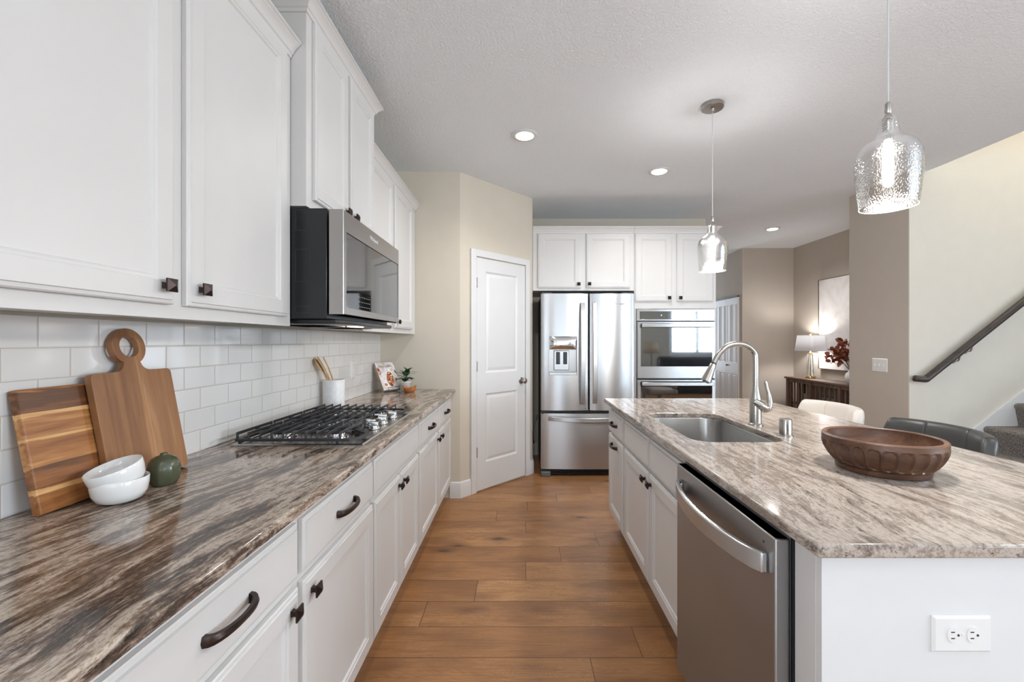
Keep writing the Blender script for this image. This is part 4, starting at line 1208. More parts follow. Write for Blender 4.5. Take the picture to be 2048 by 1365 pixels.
# ------------------------------------------------------------------ things on the left counter
TH = math.atan(.256)
def leaning_frame(xb, zb):
    # plane basis for a board leaning on the wall: u along +Y, v up the board, w toward the room
    return Vector((0,1,0)), Vector((-math.sin(TH), 0, math.cos(TH))), Vector((math.cos(TH), 0, math.sin(TH)))
def board(name, label, origin, outline, holes, thick, mat, lean, cat='cutting board'):
    """outline in (u,v) metres; object origin at the board foot"""
    o = origin
    m = MB()
    if holes:
        pass
    fr = [m.v((p[0], p[1], thick/2)) for p in outline]; bk = [m.v((p[0], p[1], -thick/2)) for p in outline]
    n = len(outline)
    for i in range(n):
        j = (i+1) % n; m.f([bk[i], bk[j], fr[j], fr[i]])
    if not holes: m.f(fr); m.f(list(reversed(bk)))
    return m, fr, bk
def make_boards():
    # object local axes: x = along counter (world Y), y = up the board, z = out to the room
    def place(o, y0, xb, th, thick):
        R = Matrix((( 0, -math.sin(th), math.cos(th)), (1, 0, 0), (0, math.cos(th), math.sin(th)))).to_4x4()
        # lowest back/front edge rests on the counter
        z = ZC + .0006 + thick/2*math.sin(th)
        o.matrix_world = Matrix.Translation((xb, y0, z)) @ R
    # striped square board
    W, H, T = .26, .292, .022
    m = MB(); m.box(0, W, 0, H, -T/2, T/2)
    o = m.build('cutting_board', M['acacia_l'], None, bevel=.004, seg=3)
    place(o, .990, -1.101, .20, T)
    tag(o, 'square striped wood cutting board leaning on the tile at far left', 'cutting board')
    # paddle board with ring handle
    W, H, T = .262, .318, .018
    cx, cyy, R0, R1 = .131, H+.072, .054, .031
    out = []
    rc = .014
    def arc(cx_, cy_, r_, a0, a1, n=6): return [(cx_+r_*math.cos(a0+(a1-a0)*k/n), cy_+r_*math.sin(a0+(a1-a0)*k/n)) for k in range(n+1)]
    left = arc(rc, rc, rc, 1.5*PI, PI, 5) + arc(rc, H-rc, rc, PI, PI/2, 5)
    # fillet up to neck, neck half width .026
    nw = .027
    fl = arc(cx-nw-.030, H+.030, .030, -PI/2, 0, 6)
    a_l = math.radians(235)
    ring = arc(cx, cyy, R0, a_l, a_l-math.radians(290), 40)
    fr_ = arc(cx+nw+.030, H+.030, .030, PI, 1.5*PI, 6)
    right = arc(W-rc, H-rc, rc, PI/2, 0, 5) + arc(W-rc, rc, rc, 0, -PI/2, 5)
    outline = left+fl+ring+fr_+right
    m = MB(); n = len(outline)
    hole = arc(cx, cyy, R1, a_l, a_l-2*PI, 40)[:-1]
    for z in (-T/2, T/2):
        vo = [m.v((x, y, z)) for x, y in outline]; vh = [m.v((x, y, z)) for x, y in hole]
        es = []
        for i in range(n): es.append(m.bm.edges.new((vo[i], vo[(i+1) % n])))
        for i in range(len(vh)): es.append(m.bm.edges.new((vh[i], vh[(i+1) % len(vh)])))
        bmesh.ops.triangle_fill(m.bm, use_beauty=True, use_dissolve=False, edges=es, normal=(0,0,1))
        if z < 0: A, B = vo, vh
        else:
            for i in range(n): m.f([A[i], A[(i+1) % n], vo[(i+1) % n], vo[i]])
            k = len(vh)
            for i in range(k): m.f([B[i], vh[i], vh[(i+1) % k], B[(i+1) % k]])
    o = m.build('cutting_board', M['paddle_l'], None, bevel=.0035, seg=3)
    place(o, 1.142, -1.078, .19, T)
    tag(o, 'tan wood paddle cutting board with round ring handle leaning on the tile', 'cutting board')
M['acacia_l'] = m_wood('striped_acacia_board', [(.36, rgb(92,56,30)), (.46, rgb(138,86,46)), (.54, rgb(164,106,58)), (.66, rgb(204,152,94)), (.78, rgb(222,178,122))], 'X', 1.0, .4, 17, 'Y')
M['paddle_l'] = m_wood('tan_paddle_board', [(.30, rgb(108,70,46)), (.46, rgb(142,98,64)), (.58, rgb(160,114,76)), (.74, rgb(192,146,104))], 'Y', .8, .45, 13, 'X', .09)
make_boards()

def bowl_small(label, loc, tilt, axis):
    prof = [(.026, 0), (.031, .0005), (.046, .008), (.0545, .024), (.0575, .042), (.0580, .058), (.0572, .0595), (.0555, .058), (.0545, .040), (.050, .022), (.040, .011), (.024, .007), (.003, .0065)]
    m = MB().lathe(prof, (0,0,0), 40)
    o = m.build('bowl', M['ceramic'], None, angle=60)
    o.matrix_world = Matrix.Translation(loc) @ Matrix.Rotation(tilt, 4, axis)
    tag(o, label, 'bowl', 'stacked white bowls')
bowl_small('lower white ceramic bowl, standing on the counter before the boards', (-1.006, 1.094, ZC+.0004), 0, 'X')
bowl_small('upper white ceramic bowl, tilted inside the lower bowl', (-1.006, 1.100, ZC+.0330), math.radians(17), Vector((.70, -.45, 0)))

def green_vase():
    m = MB(); n = 48
    prof = [(.024, 0), (.029, .003), (.0355, .014), (.0385, .030), (.0392, .046), (.0365, .062), (.030, .073), (.018, .0805), (.012, .0820), (.009, .084), (.0085, .088), (.0065, .088), (.006, .078)]
    rings = []
    for r_, z in prof:
        ring = []
        for k in range(n):
            a = 2*PI*k/n; fa = PI/4
            aa = ((a+fa/2) % fa)-fa/2
            flat = math.cos(PI/8)/math.cos(aa)
            wgt = .62 if .015 < r_ else 0
            rr = r_*(1-wgt+wgt*flat*1.02)
            ring.append((rr*math.cos(a), rr*math.sin(a), z))
        rings.append(ring)
    m.loft(rings)
    o = m.build('vase', M['green'], None, angle=70); o.location = (-1.0, 1.222, ZC+.0004)
    tag(o, 'small dark green faceted bud vase in front of the paddle board', 'vase')
green_vase()

# marble crock with wooden utensils (each its own thing)
cr = (-1.098, 2.565)
m = MB().lathe([(.056, 0), (.060, .002), (.061, .172), (.060, .175), (.053, .175), (.052, .172), (.051, .008), (.003, .008)], (0,0,0), 40)
o = m.build('utensil_crock', M['marble'], None, angle=50); o.location = (cr[0], cr[1], ZC+.0004)
tag(o, 'white marble cylinder crock of utensils between cooktop and tile', 'crock')
def utensil(k, foot, top, kind, label):
    a, b = Vector(foot), Vector(top)
    m = MB(); d = (b-a).normalized(); side = d.cross(Vector((.92,.39,0))).normalized(); nrm = d.cross(side).normalized()
    prof = {'spoon': [(0,.0060,.005), (.55,.0065,.005), (.72,.009,.004), (.82,.020,.0035), (.92,.0235,.004), (.98,.016,.003), (1,.004,.002)],
            'spatula': [(0,.0060,.005), (.6,.0068,.005), (.72,.014,.003), (.78,.022,.0028), (.97,.025,.0022), (1,.022,.002)],
            'fork': [(0,.0060,.005), (.62,.0068,.005), (.75,.012,.004), (.85,.018,.004), (1,.013,.003)]}[kind]
    rings = []
    for t, w, h in prof:
        c = a.lerp(b, t) + nrm*(.012*max(0, t-.6)**2*6)
        rings.append([c+side*w*math.cos(q)+nrm*h*math.sin(q) for q in [2*PI*i/12 for i in range(12)]])
    m.loft(rings)
    o = m.build(kind if kind != 'fork' else 'serving_fork', M['utensil'], None, angle=60)
    o['group'] = 'wooden utensils in the marble crock'
    tag(o, label, 'utensil', 'wooden utensils in the marble crock')
zz = ZC+.012
utensil(0, (cr[0]+.022, cr[1]+.040, zz), (cr[0]-.050, cr[1]-.112, 1.220), 'spoon', 'leftmost pale wooden spoon leaning out of the marble crock')
utensil(1, (cr[0]+.030, cr[1]+.034, zz), (cr[0]-.036, cr[1]-.102, 1.228), 'spatula', 'flat pale wooden spatula between the two spoons in the marble crock')
utensil(2, (cr[0]+.040, cr[1]+.020, zz), (cr[0]-.020, cr[1]-.066, 1.226), 'spoon', 'rightmost pale wooden spoon in the marble crock')
utensil(3, (cr[0]+.010, cr[1]+.044, zz), (cr[0]-.052, cr[1]-.080, 1.213), 'fork', 'wooden serving fork behind the spoons in the marble crock')

# cookbook on a wire stand
def cookbook():
    ang = math.atan2(.17, .113)     # direction of the foot edge in plan
    U = Vector((.55, .835, 0)).normalized(); Wn = Vector((U.y, -U.x, 0))   # Wn faces the room
    th = .50
    V = (Vector((0,0,1))*math.cos(th) - Wn*math.sin(th)); Wt = (Wn*math.cos(th)+Vector((0,0,1))*math.sin(th))
    org = Vector((-1.055, 3.375, ZC+.020))
    R = Matrix((U, V, Wt)).transposed().to_4x4(); R.translation = org
    W, H, T = .178, .238, .022
    b = thing('cookbook', 'cookbook with a dish of food on its cover, propped on a wire stand', 'book', tuple(org))
    def lb(nm, mat, x0, x1, y0, y1, z0, z1, par, **kw):
        m = MB().box(x0, x1, y0, y1, z0, z1)
        for v in m.bm.verts: v.co = R @ v.co
        return m.build(nm, mat, par, **kw)
    lb('pages', M['paper'], .004, W-.003, .003, H-.003, -T+.002, -.002, b)
    cv = lb('cover', M['cover'], 0, W, 0, H, -.0018, 0, b)
    lb('spine', M['coverside'], -.002, 0, 0, H, -T, 0, b)
    lb('back_cover', M['coverside'], 0, W, 0, H, -T, -T+.0018, b)
    def ell(cx, cy, a, bb, rot, z0, z1, mat, nm, par):
        m = MB(); ring = []
        for zv in (z0, z1):
            ring.append([R @ Vector((cx+a*math.cos(t)*math.cos(rot)-bb*math.sin(t)*math.sin(rot), cy+a*math.cos(t)*math.sin(rot)+bb*math.sin(t)*math.cos(rot), zv)) for t in [2*PI*i/32 for i in range(32)]])
        m.loft(ring); return m.build(nm, mat, par)
    rot = math.radians(82)
    ell(.098, .090, .078, .042, rot, 0, .0004, M['ceramic'], 'printed_plate', cv)
    ell(.098, .092, .066, .034, rot, .0004, .0008, M['food'], 'printed_food', cv)
    ell(.040, .045, .014, .012, 0, 0, .0004, M['burl'], 'printed_cup', cv)
    ell(.160, .085, .011, .011, 0, 0, .0004, M['burl'], 'printed_cup', cv)
    ell(.012, .165, .035, .014, math.radians(100), 0, .0004, M['food'], 'printed_food', cv)
    ell(.172, .150, .022, .006, math.radians(110), 0, .0004, M['leaf'], 'printed_leaf', cv)
    q = R @ Matrix.Translation((W*.50, .205, .0003))
    text_obj('title', 'super simple', .026, M['ink'], cv, q, .0003)
    # wire stand
    s = thing('book_stand', 'dark wire book stand holding the cookbook', 'stand', (org.x, org.y, ZC))
    m = MB(); g = lambda x, y, z: R @ Vector((x, y, z))
    def down(p): return Vector((p.x, p.y, ZC+.003))
    m.tube([g(.035,-.006,-T-.003), g(.035,-.006,.012), g(.035,.014,.014)], .0016, 8)
    m.tube([g(.145,-.006,-T-.003), g(.145,-.006,.012), g(.145,.014,.014)], .0016, 8)
    m.tube([g(.030,.014,.014), g(.150,.014,.014)], .0016, 8)
    m.tube([g(.03,-.006,-T-.003), g(.15,-.006,-T-.003), g(.12,.16,-T-.004), g(.06,.16,-T-.004), g(.03,-.006,-T-.003)], .0018, 8)
    f1 = down(g(.03,-.006,-T-.003)); f2 = down(g(.15,-.006,-T-.003))
    m.tube([g(.03,-.006,-T-.003), f1], .0018, 8); m.tube([g(.15,-.006,-T-.003), f2], .0018, 8)
    bk1 = down(g(.06,.10,-T-.004)); bk2 = down(g(.12,.10,-T-.004))
    m.tube([g(.06,.15,-T-.004), bk1], .0018, 8); m.tube([g(.12,.15,-T-.004), bk2], .0018, 8)
    m.tube([down(g(.035,-.006,.012)), g(.035,-.006,.012)], .0016, 8); m.tube([down(g(.145,-.006,.012)), g(.145,-.006,.012)], .0016, 8)
    m.tube([f1, bk1], .0018, 8); m.tube([f2, bk2], .0018, 8)
    m.build('wire', M['darkmetal'], s)
cookbook()

def leaf_mesh(m, base, direction, length, width, droop=.25, fold=.15, up=Vector((0,0,1))):
    d = Vector(direction).normalized(); s = d.cross(up)
    if s.length < .05: s = Vector((1,0,0))
    s.normalize(); nn = s.cross(d).normalized()
    n = 7; rows = []
    for i in range(n+1):
        t = i/n; w = width*math.sin(PI*t**.85)**.8 if 0 < t < 1 else 0
        c = Vector(base)+d*length*t + nn*(-droop*length*t*t)
        rows.append((c-s*w+nn*fold*w, c, c+s*w+nn*fold*w))
    V = [[m.v(p) for p in r_] for r_ in rows]
    for a, b in zip(V, V[1:]):
        m.f([a[0], a[1], b[1], b[0]]); m.f([a[1], a[2], b[2], b[1]])
def potted_plant():
    px, py = -.920, 3.50
    r = thing('potted_plant', 'small leafy green plant in a white pot at the counter end', 'plant', (px, py, ZC+.0004))
    MB().lathe([(.030, 0), (.032, .002), (.042, .070), (.045, .072), (.045, .080), (.041, .080), (.038, .070), (.003, .070)], (px, py, ZC+.0004), 28).build('pot', M['ceramic'], r, angle=50)
    MB().lathe([(.036, .0665), (.003, .0715)], (px, py, ZC+.002), 20).build('soil', M['soil'], r)
    m = MB(); rg = random.Random(11)
    m.tube([(px, py, ZC+.07), (px+.004, py, ZC+.11), (px+.015, py-.01, ZC+.165)], [.003,.0025,.0015], 6, 4)
    m.tube([(px, py, ZC+.07), (px-.012, py, ZC+.11), (px-.018, py+.005, ZC+.145)], [.003,.0025,.0015], 6, 4)
    m.build('stem', M['leaf'], r)
    m = MB()
    spec = [((px-.015, py, ZC+.115), (-.9,-.3,.45), .060, .020), ((px-.010, py, ZC+.105), (-.8,-.5,-.05), .075, .022), ((px, py, ZC+.10), (.1,-.9,-.1), .060, .024), ((px+.005, py, ZC+.105), (.9,-.3,.15), .078, .020),
            ((px+.01, py, ZC+.13), (.85,-.2,.35), .075, .019), ((px+.015, py, ZC+.155), (-.35,-.3,.9), .055, .017), ((px+.015, py, ZC+.16), (.6,-.3,.65), .060, .019), ((px+.015, py, ZC+.15), (1,0,.22), .085, .013),
            ((px-.015, py, ZC+.14), (-.5,-.3,.85), .050, .019), ((px-.018, py, ZC+.145), (-1,.1,.3), .060, .012), ((px-.005, py, ZC+.12), (-.1,.5,.8), .060, .018), ((px+.005, py, ZC+.12), (.3,.5,.8), .05, .018), ((px, py, ZC+.10), (-.4,-.8,.3), .055, .022), ((px+.004, py, ZC+.105), (.5,-.8,.2), .060, .021)]
    spec += [((px-.008, py-.004, ZC+.098), (-.7,-.7,.2), .060, .021), ((px+.010, py-.004, ZC+.118), (.55,-.75,.35), .058, .020), ((px-.016, py, ZC+.13), (-.75,-.4,.6), .052, .020), ((px+.012, py, ZC+.145), (.2,-.6,.8), .052, .018), ((px, py, ZC+.108), (-.2,-.9,.4), .056, .022), ((px+.010, py, ZC+.112), (.8,-.5,-.05), .062, .020)]
    for b_, d_, l_, w_ in spec: leaf_mesh(m, b_, d_, l_, w_*1.15)
    m.build('foliage', M['leaf'], r, recalc=False)
potted_plant()
# burl bowl
m = MB(); rings = []
cx, cy = -.868, 3.405
for (r_, z) in ((.030,0),(.038,.004),(.044,.024),(.052,.045),(.049,.046),(.040,.024),(.030,.010),(.003,.008)):
    ring = []
    for k in range(40):
        a = 2*PI*k/40
        wob = 1+.08*math.sin(3*a+.5)+.05*math.sin(5*a)
        zz_ = z + (.010*math.cos(2*a)*(z/.046) if z > .03 else 0)
        ring.append((cx+r_*wob*math.cos(a), cy+r_*wob*.75*math.sin(a), ZC+.0004+zz_))
    rings.append(ring)
m.loft(rings)
tag(m.build('wooden_bowl', M['burl'], None, angle=60), 'small orange-brown burl wood bowl with wavy rim before the plant', 'bowl')

# ------------------------------------------------------------------ ceiling lights and pendants
def pendant(y, label):
    x = 1.154
    r = thing('pendant_light', label, 'pendant light', (x, y, HC), 0, 'seeded glass pendants over the island')
    MB().lathe([(.062, HC-.0005), (.064, HC-.004), (.064, HC-.022), (.060, HC-.026), (.012, HC-.027), (.008, HC-.045), (.004, HC-.047)], (x,y,0), 36).build('canopy', M['nickel'], r)
    MB().tube([(x,y,HC-.045), (x,y,2.062)], .0024, 8).build('cord', M['cordclear'], r)
    MB().lathe([(.004, 2.066), (.008, 2.062), (.009, 2.035), (.0065, 2.030), (.016, 2.012), (.017, 2.004), (.015, 1.998), (.015, 1.955), (.013, 1.948)], (x,y,0), 24).build('socket', M['nickel'], r)
    gp = [(.0165, 2.014), (.0225, 2.013), (.0245, 2.005), (.0275, 1.985), (.0305, 1.965), (.036, 1.953), (.054, 1.942), (.073, 1.925), (.0835, 1.900), (.0855, 1.875), (.0840, 1.835), (.0795, 1.785), (.0735, 1.738)]
    m = MB().lathe(gp, (x,y,0), 56, False, False)
    g = m.build('glass_shade', M['seeded'], r, recalc=False, angle=60)
    m = MB(); # thin rim ring
    rr = .0735; pts = [(x+rr*math.cos(2*PI*i/56), y+rr*math.sin(2*PI*i/56), 1.738) for i in range(57)]
    m.tube(pts, .0010, 8); m.build('rim', M['cordclear'], g)
    MB().lathe([(.010, 1.950), (.012, 1.935), (.014, 1.915), (.015, 1.87), (.0145, 1.82), (.010, 1.805), (.002, 1.80)], (x,y,0), 24).build('bulb', M['bulb'], r)
    l = bpy.data.lights.new('bulb_light', 'POINT'); l.energy = 26; l.shadow_soft_size = .06; l.color = (1, .985, .97)
    lo = bpy.data.objects.new('bulb_light', l); C.objects.link(lo); lo.parent = r; lo.location = (0, 0, 1.770-HC)
pendant(2.608, 'clear seeded glass pendant, the farther one, hanging near the oven cabinet')
pendant(1.364, 'clear seeded glass pendant, the nearer larger one at upper right')
def downlight(x, y, label, e=38):
    r = thing('recessed_light', label, 'ceiling light', (x, y, HC), 0, 'recessed ceiling lights')
    MB().lathe([(.086, HC-.0003), (.088, HC-.004), (.082, HC-.009), (.062, HC-.010), (.060, HC-.006)], (x,y,0), 40, True, True).build('trim_ring', M['trim'], r)
    MB().lathe([(.060, HC-.0105), (.056, HC-.013), (.002, HC-.014)], (x,y,0), 32).build('diffuser', M['led'], r)
    l = bpy.data.lights.new('downlight_lamp', 'SPOT'); l.energy = e; l.spot_size = math.radians(150); l.spot_blend = .8; l.shadow_soft_size = .06; l.color = (1, .985, .97)
    lo = bpy.data.objects.new('downlight_lamp', l); C.objects.link(lo); lo.parent = r; lo.location = (0, 0, -.03)
downlight(.032, 2.99, 'round recessed ceiling light over the aisle before the pantry door')
downlight(1.158, 3.62, 'round recessed ceiling light between the refrigerator and far pendant')
downlight(3.18, 5.48, 'round recessed ceiling light in the foyer, above the console table', 52)
downlight(.03, -.3, 'added unseen recessed ceiling light over the aisle behind the camera', 20)  # out of view, put in to brighten the cabinet doors
downlight(2.6, .4, 'unseen recessed ceiling light over the stool side behind the frame', 40)  # unseen lamp serving as room fill
l = bpy.data.lights.new('stairwell_fill', 'POINT'); l.energy = 60; l.shadow_soft_size = .15; l.color = (1, .95, .88)  # unseen lamp without fixture, added to brighten the upper stair wall
lo = bpy.data.objects.new('stairwell_fill', l); C.objects.link(lo); lo.location = (5.0, 3.0, 4.6)

# ------------------------------------------------------------------ bar stools
def stool(y, label, mat, legm):
    r = thing('bar_stool', label, 'stool', (1.86, y, 0), 0, 'bar stools at the island')
    # seat
    m = MB(); rings = []
    for (ins, z) in ((.012, .622), (0, .632), (0, .668), (.012, .682), (.05, .688)):
        rings.append([(1.70+ (xx-1.70), yy, z) for arc in rrect(1.66+ins, 2.06-ins, y-.21+ins, y+.21-ins, .07-ins*.5) for xx, yy in arc])
    m.loft(rings); m.build('seat', mat, r, angle=50)
    # curved backrest with two seams
    m = MB(); n = 140
    for k in range(n+1): pass
    rings = []
    half = .262
    for k in range(n+1):
        t = -1+2*k/n
        yy = y+half*math.sin(t*1.12)/math.sin(1.12)
        xc = 2.055-.105*(1-math.cos(t*1.12))/(1-math.cos(1.12))
        end = max(0, (abs(t)-.86)/.14)
        zt = .915-.055*end**2.2-.006*t*t; zb = .700+.02*end**2
        seam = .0065*(math.exp(-((t-.34)/.012)**2)+math.exp(-((t+.34)/.012)**2))
        th = .030*(1-.35*end**2)-seam
        ring = []
        hh = (zt-zb)/2; zc = (zt+zb)/2
        for q in range(20):
            a = 2*PI*q/20
            ca, sa = math.cos(a), math.sin(a)
            px_ = math.copysign(abs(ca)**.55, ca)*th; pz = math.copysign(abs(sa)**.45, sa)*(hh-seam*.6)
            nx = math.cos(t*.55); ny = math.sin(t*.55)
            lean = (zc+pz-.7)*.10
            ring.append((xc+px_*nx+lean, yy+px_*ny, zc+pz))
        rings.append(ring)
    m.loft(rings)
    b = m.build('backrest', mat, r, angle=60)
    m = MB()
    for s in (-1, 1): m.bar((2.03, y+s*.10, .66), (2.055, y+s*.10, .73), .03, .012)
    m.build('back_support', legm, r)
    m = MB().lathe([(.20, 0), (.20, .008), (.19, .014), (.035, .022), (.028, .03), (.028, .56), (.045, .60), (.12, .6215)], (1.86, y, 0), 36); m.build('pedestal', M['chrome'], r)
    m = MB(); pts = [(1.86-.028, y-.02, .25), (1.72, y-.09, .25), (1.66, y, .25), (1.72, y+.09, .25), (1.86-.028, y+.02, .25)]
    m.tube(pts, .009, 8, 6); m.build('footrest', M['chrome'], r)
stool(2.80, 'cream leather bar stool tucked behind the far end of the island', M['whiteleather'], M['chrome'])
stool(2.085, 'charcoal leather bar stool behind the wooden bowl on the island', M['darkleather'], M['chrome'])

# ------------------------------------------------------------------ foyer furniture
def console():
    x0, x1, y0, y1, zt = 3.87, 4.155, 4.75, 6.34, .80
    r = thing('console_table', 'weathered brown slatted wooden console table against the foyer wall', 'console table', ((x0+x1)/2, (y0+y1)/2, 0))
    m = MB().box(x0-.01, x1, y0-.02, y1+.02, zt-.025, zt); m.build('top', M['barn'], r, bevel=.003)
    for yy in (y0+.01, (y0*2+y1)/3-.025, (y0+2*y1)/3-.025, y1-.06):
        m = MB().box(x0, x0+.05, yy, yy+.05, 0, zt-.026); m.build('post', M['barnpost'], r, bevel=.002)
    for yy in (y0+.01, y1-.06):
        m = MB().box(x1-.06, x1-.01, yy, yy+.05, 0, zt-.026); m.build('post', M['barnpost'], r, bevel=.002)
    m = MB().box(x0+.005, x0+.045, y0+.062, y1-.062, zt-.07, zt-.028).box(x0+.005, x0+.045, y0+.062, y1-.062, .10, .14)
    m.build('rail', M['barnpost'], r, bevel=.001)
    m = MB(); y = y0+.085
    posts = [(y0*2+y1)/3-.025, (y0+2*y1)/3-.025]
    while y < y1-.08:
        if not any(p-.012 < y < p+.062 for p in posts): m.box(x0+.018, x0+.030, y, y+.028, .141, zt-.071)
        y += .088
    xx = x0+.07
    while xx < x1-.07:
        m.box(xx, xx+.014, y1-.04, y1-.028, .12, zt-.03); m.box(xx, xx+.014, y0+.028, y0+.04, .12, zt-.03); xx += .038
    m.build('slats', M['barnpost'], r)
    m = MB().box(x0+.052, x1-.012, y0+.062, y1-.062, .42, .44).box(x0+.052, x1-.012, y0+.062, y1-.062, .105, .125); m.build('shelf', M['barn'], r)
console()
def planter(y0, y1, label):
    m = MB(); x0, x1 = 3.945, 4.12
    m.loft([[(x0+.01,y0+.01,.4405),(x1-.01,y0+.01,.4405),(x1-.01,y1-.01,.4405),(x0+.01,y1-.01,.4405)], [(x0,y0,.585),(x1,y0,.585),(x1,y1,.585),(x0,y1,.585)], [(x0+.012,y0+.012,.585),(x1-.012,y0+.012,.585),(x1-.012,y1-.012,.585),(x0+.012,y1-.012,.585)], [(x0+.02,y0+.02,.46),(x1-.02,y0+.02,.46),(x1-.02,y1-.02,.46),(x0+.02,y1-.02,.46)]])
    tag(m.build('storage_box', M['storagebox'], None), label, 'box', 'boxes inside the console')
M['storagebox'] = pbr('galvanised_grey', (.38, .39, .40, 1), .45, metal=.3, var=.3, vscale=20)
planter(5.82, 6.10, 'grey open box on the console shelf, left one'); planter(5.42, 5.72, 'grey open box on the console shelf, right one')
def table_lamp(loc, label, s=1.0, shade=None, lit=True, nm='table_lamp'):
    x, y, z = loc
    r = thing(nm, label, 'lamp', loc)
    MB().lathe([(.062, .0005), (.063, .004), (.063, .026), (.060, .030), (.012, .032), (.010, .04)], loc, 32).build('base', M['brass'], r)
    MB().tube([(x,y,z+.035), (x,y,z+.352)], .005, 10).build('pole', M['brass'], r)
    for k in range(3):
        a = 2*PI*k/3+.4
        m = MB(); c0 = Vector((x+.045*math.cos(a), y+.045*math.sin(a), z+.04)); c1 = Vector((x+.026*math.cos(a), y+.026*math.sin(a), z+.335))
        m.bar(c0, c1, .022, .022); m.build('crystal_column', M['crystal'], r)
    MB().lathe([(.034, .336), (.034, .352), (.012, .354), (.010, .375), (.006, .38)], loc, 24).build('collar', M['brass'], r)
    m = MB()
    def ring(w, d, zz): return [(px_, py_, zz) for arc in rrect(x-d, x+d, y-w, y+w, .035, 5) for px_, py_ in arc]
    m.loft([ring(.195, .115, z+.380), ring(.170, .095, z+.595)], False, False)
    sh = m.build('lamp_shade', M['shade'], r, recalc=False); sol = sh.modifiers.new('thickness', 'SOLIDIFY'); sol.thickness = .003
    m = MB(); m.tube([(x,y,z+.375), (x,y,z+.60)], .003, 8); m.lathe([(.004, .598), (.010, .602), (.014, .618), (.010, .632), (.002, .636)], loc, 16); m.build('finial', M['brass'], r)
    if lit:
        l = bpy.data.lights.new('lamp_bulb', 'POINT'); l.energy = 13; l.shadow_soft_size = .04; l.color = (1, .97, .94)
        lo = bpy.data.objects.new('lamp_bulb', l); C.objects.link(lo); lo.parent = r; lo.location = (0, 0, .50)
table_lamp((4.02, 6.02, .8), 'table lamp with white shade and crystal brass base on the console')
def art():
    y0, y1, z0, z1 = 4.80, 6.03, .936, 2.16; x = 4.17
    r = thing('wall_art', 'large pale abstract canvas in thin frame above the console', 'painting', (x, (y0+y1)/2, z0))
    MB().box(x-.030, x-.002, y0+.006, y1-.006, z0+.006, z1-.006).build('canvas', M['canvas'], r)
    m = MB(); m.box(x-.038, x-.001, y0, y0+.006, z0, z1).box(x-.038, x-.001, y1-.006, y1, z0, z1).box(x-.038, x-.001, y0+.006, y1-.006, z0, z0+.006).box(x-.038, x-.001, y0+.006, y1-.006, z1-.006, z1)
    m.build('frame', M['barn'], r)
art()
def branch_vase():
    vx, vy, vz = 4.0, 5.255, .8
    r = thing('vase', 'white vase of rust red leaves on the console beside the wall edge', 'vase', (vx, vy, vz))
    MB().lathe([(.035, .0005), (.040, .003), (.062, .05), (.066, .085), (.055, .12), (.030, .145), (.026, .165), (.030, .172), (.024, .172), (.020, .150), (.003, .148)], (vx,vy,vz), 28).build('vessel', M['ceramic'], r)
    rg = random.Random(4)
    st = MB(); lf = MB()
    ends = [(-.03,.34,.19), (-.02,.26,.26), (0,.19,.34), (-.02,.10,.36), (.0,-.02,.38), (-.03,-.13,.33), (-.05,.29,.12), (-.04,.17,.20), (-.06,.06,.24), (.02,.23,.20)]
    for (dx, dy, dz) in ends:
        p0 = Vector((vx, vy, vz+.15)); p2 = p0+Vector((dx, dy, dz)); p1 = p0.lerp(p2, .5)+Vector((0,0,.05))
        st.tube([p0, p1, p2], [.003,.002,.0012], 6, 5)
        for t in (.45, .6, .72, .84, .95, 1.0):
            for s in (0, 1):
                c = p0.lerp(p2, t)+Vector((0,0,.05*(1-(2*t-1)**2)))
                d = Vector((rg.uniform(-.8,.5), rg.uniform(-.6,1), rg.uniform(-.5,.8)))
                leaf_mesh(lf, c, d, rg.uniform(.055,.085), rg.uniform(.020,.030), rg.uniform(0,.3), .2, Vector((rg.uniform(-1,1),rg.uniform(-.3,.3),rg.uniform(-.6,1))).normalized())
    st.tube([(vx, vy, vz+.15), (vx, vy+.15, vz+.36), (vx-.01, vy+.26, vz+.40), (vx-.01, vy+.31, vz+.46)], [.003,.002,.0015,.001], 6, 5)
    st.build('stem', M['darkmetal'], r); lf.build('foliage', M['rust'], r, recalc=False)
branch_vase()

# ------------------------------------------------------------------ stairs and handrail
def stairs():
    r = thing('staircase', 'speckled brown carpeted stairs rising to the right from a landing', 'staircase', (4.2, 3.1, 0))
    y0, y1 = 2.62, 3.600
    m = MB(); prof = []
    def nose(x, z):   # rounded nosing point list at (x, z) top front edge
        return [(x-.026, z-.050), (x-.036, z-.034), (x-.035, z-.018), (x-.026, z-.006), (x-.012, z)]
    pts = [(3.30, 0), (3.30, .377)] + nose(3.30, .422)
    x, z = 3.872, .422
    pts.append((x, z))
    while x < 5.9:
        z += .19; pts += nose(x, z); x += .252; pts.append((x, z))
    pts += [(x, z), (x, z-.35), (3.95, .0)]
    m.loft([[(a, y0, b) for a, b in pts], [(a, y1, b) for a, b in pts]])
    m.build('carpeted_steps', M['carpet'], r, angle=60)
    m = MB().box(3.30, 3.86, 2.35, 2.618, 0, .211); m.build('bottom_step', M['carpet'], r, bevel=.015, seg=3)
stairs()
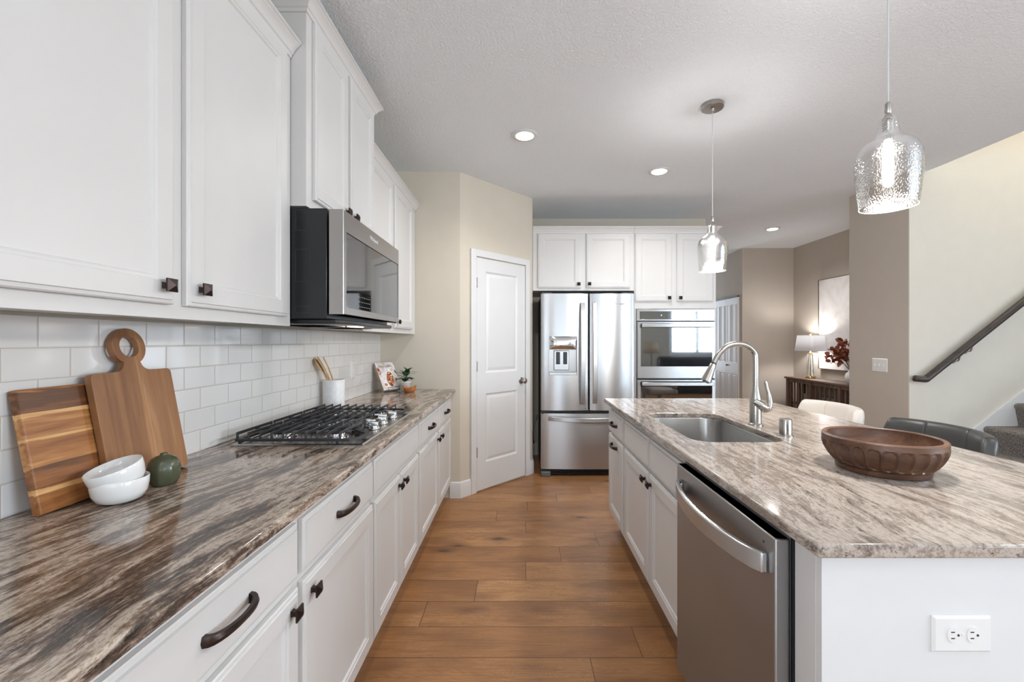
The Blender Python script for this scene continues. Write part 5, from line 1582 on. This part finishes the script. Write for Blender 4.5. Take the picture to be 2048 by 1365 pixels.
def handrail():
    r = thing('handrail', 'dark wood round handrail climbing the stair wall', 'handrail', (3.25, 3.56, 1.0))
    Y = 3.56; a, b, c = Vector((3.222, Y, 1.011)), Vector((3.320, Y, 1.003)), Vector((6.0, Y, 1.003+.797*2.68))
    MB().tube([a, Vector((3.232,Y,1.011)), b-(b-a)*.02, b, b+(c-b)*.004, c], [.018, .026, .027, .027, .027, .027], 20).build('rail', M['rail'], r, angle=60)
    for x in (3.60, 3.70, 5.0):
        z = 1.003+.797*(x-3.32)
        m = MB().tube([(x, 3.619, z-.075), (x, 3.60, z-.078), (x, 3.572, z-.068), (x, Y, z-.030)], .006, 10, 5); m.lathe([(.022, 0), (.02, .004), (.004, .006)], (x, 3.6195, z-.075), 16, mat=Vector((0,-1,0)).to_track_quat('Z','Y').to_matrix())
        m.build('bracket', M['nickel'], r)
handrail()

# ------------------------------------------------------------------ living room behind the camera (seen only in reflections)
def sofa(x0, x1, label):
    r = thing('sofa', label, 'sofa', ((x0+x1)/2, -2.6, 0))
    y0, y1 = -3.1, -2.15
    MB().box(x0+.2, x1-.2, y0+.06, y1+.3-.3, .05, .44).build('seat', M['sofa'], r, bevel=.05, seg=4)
    MB().box(x0+.2, x1-.2, y1-.26, y1, .45, .93).build('backrest', M['sofa'], r, bevel=.08, seg=4)
    for a in (x0, x1-.195): MB().box(a, a+.195, y0, y1, .04, .64).build('armrest', M['sofa'], r, bevel=.06, seg=4)
sofa(3.25, 5.5, 'black leather sofa in the living room behind the camera')
def rear_lamp():
    x, y = 3.62, -3.35
    r = thing('floor_lamp', 'floor lamp with beige shade beside the sofa behind the camera', 'lamp', (x, y, 0))
    MB().lathe([(.14, .0005), (.14, .02), (.02, .03), (.012, .04)], (x,y,0), 28).build('base', M['darkmetal'], r)
    MB().tube([(x,y,.03), (x,y,1.25)], .011, 10).build('pole', M['darkmetal'], r)
    m = MB().lathe([(.22, .98), (.17, 1.29)], (x,y,0), 32, False, False); o = m.build('lamp_shade', M['burl'] if False else pbr('beige_linen', (.55,.43,.30,1), .9), r, recalc=False)
    o.modifiers.new('thickness', 'SOLIDIFY').thickness = .003
rear_lamp()
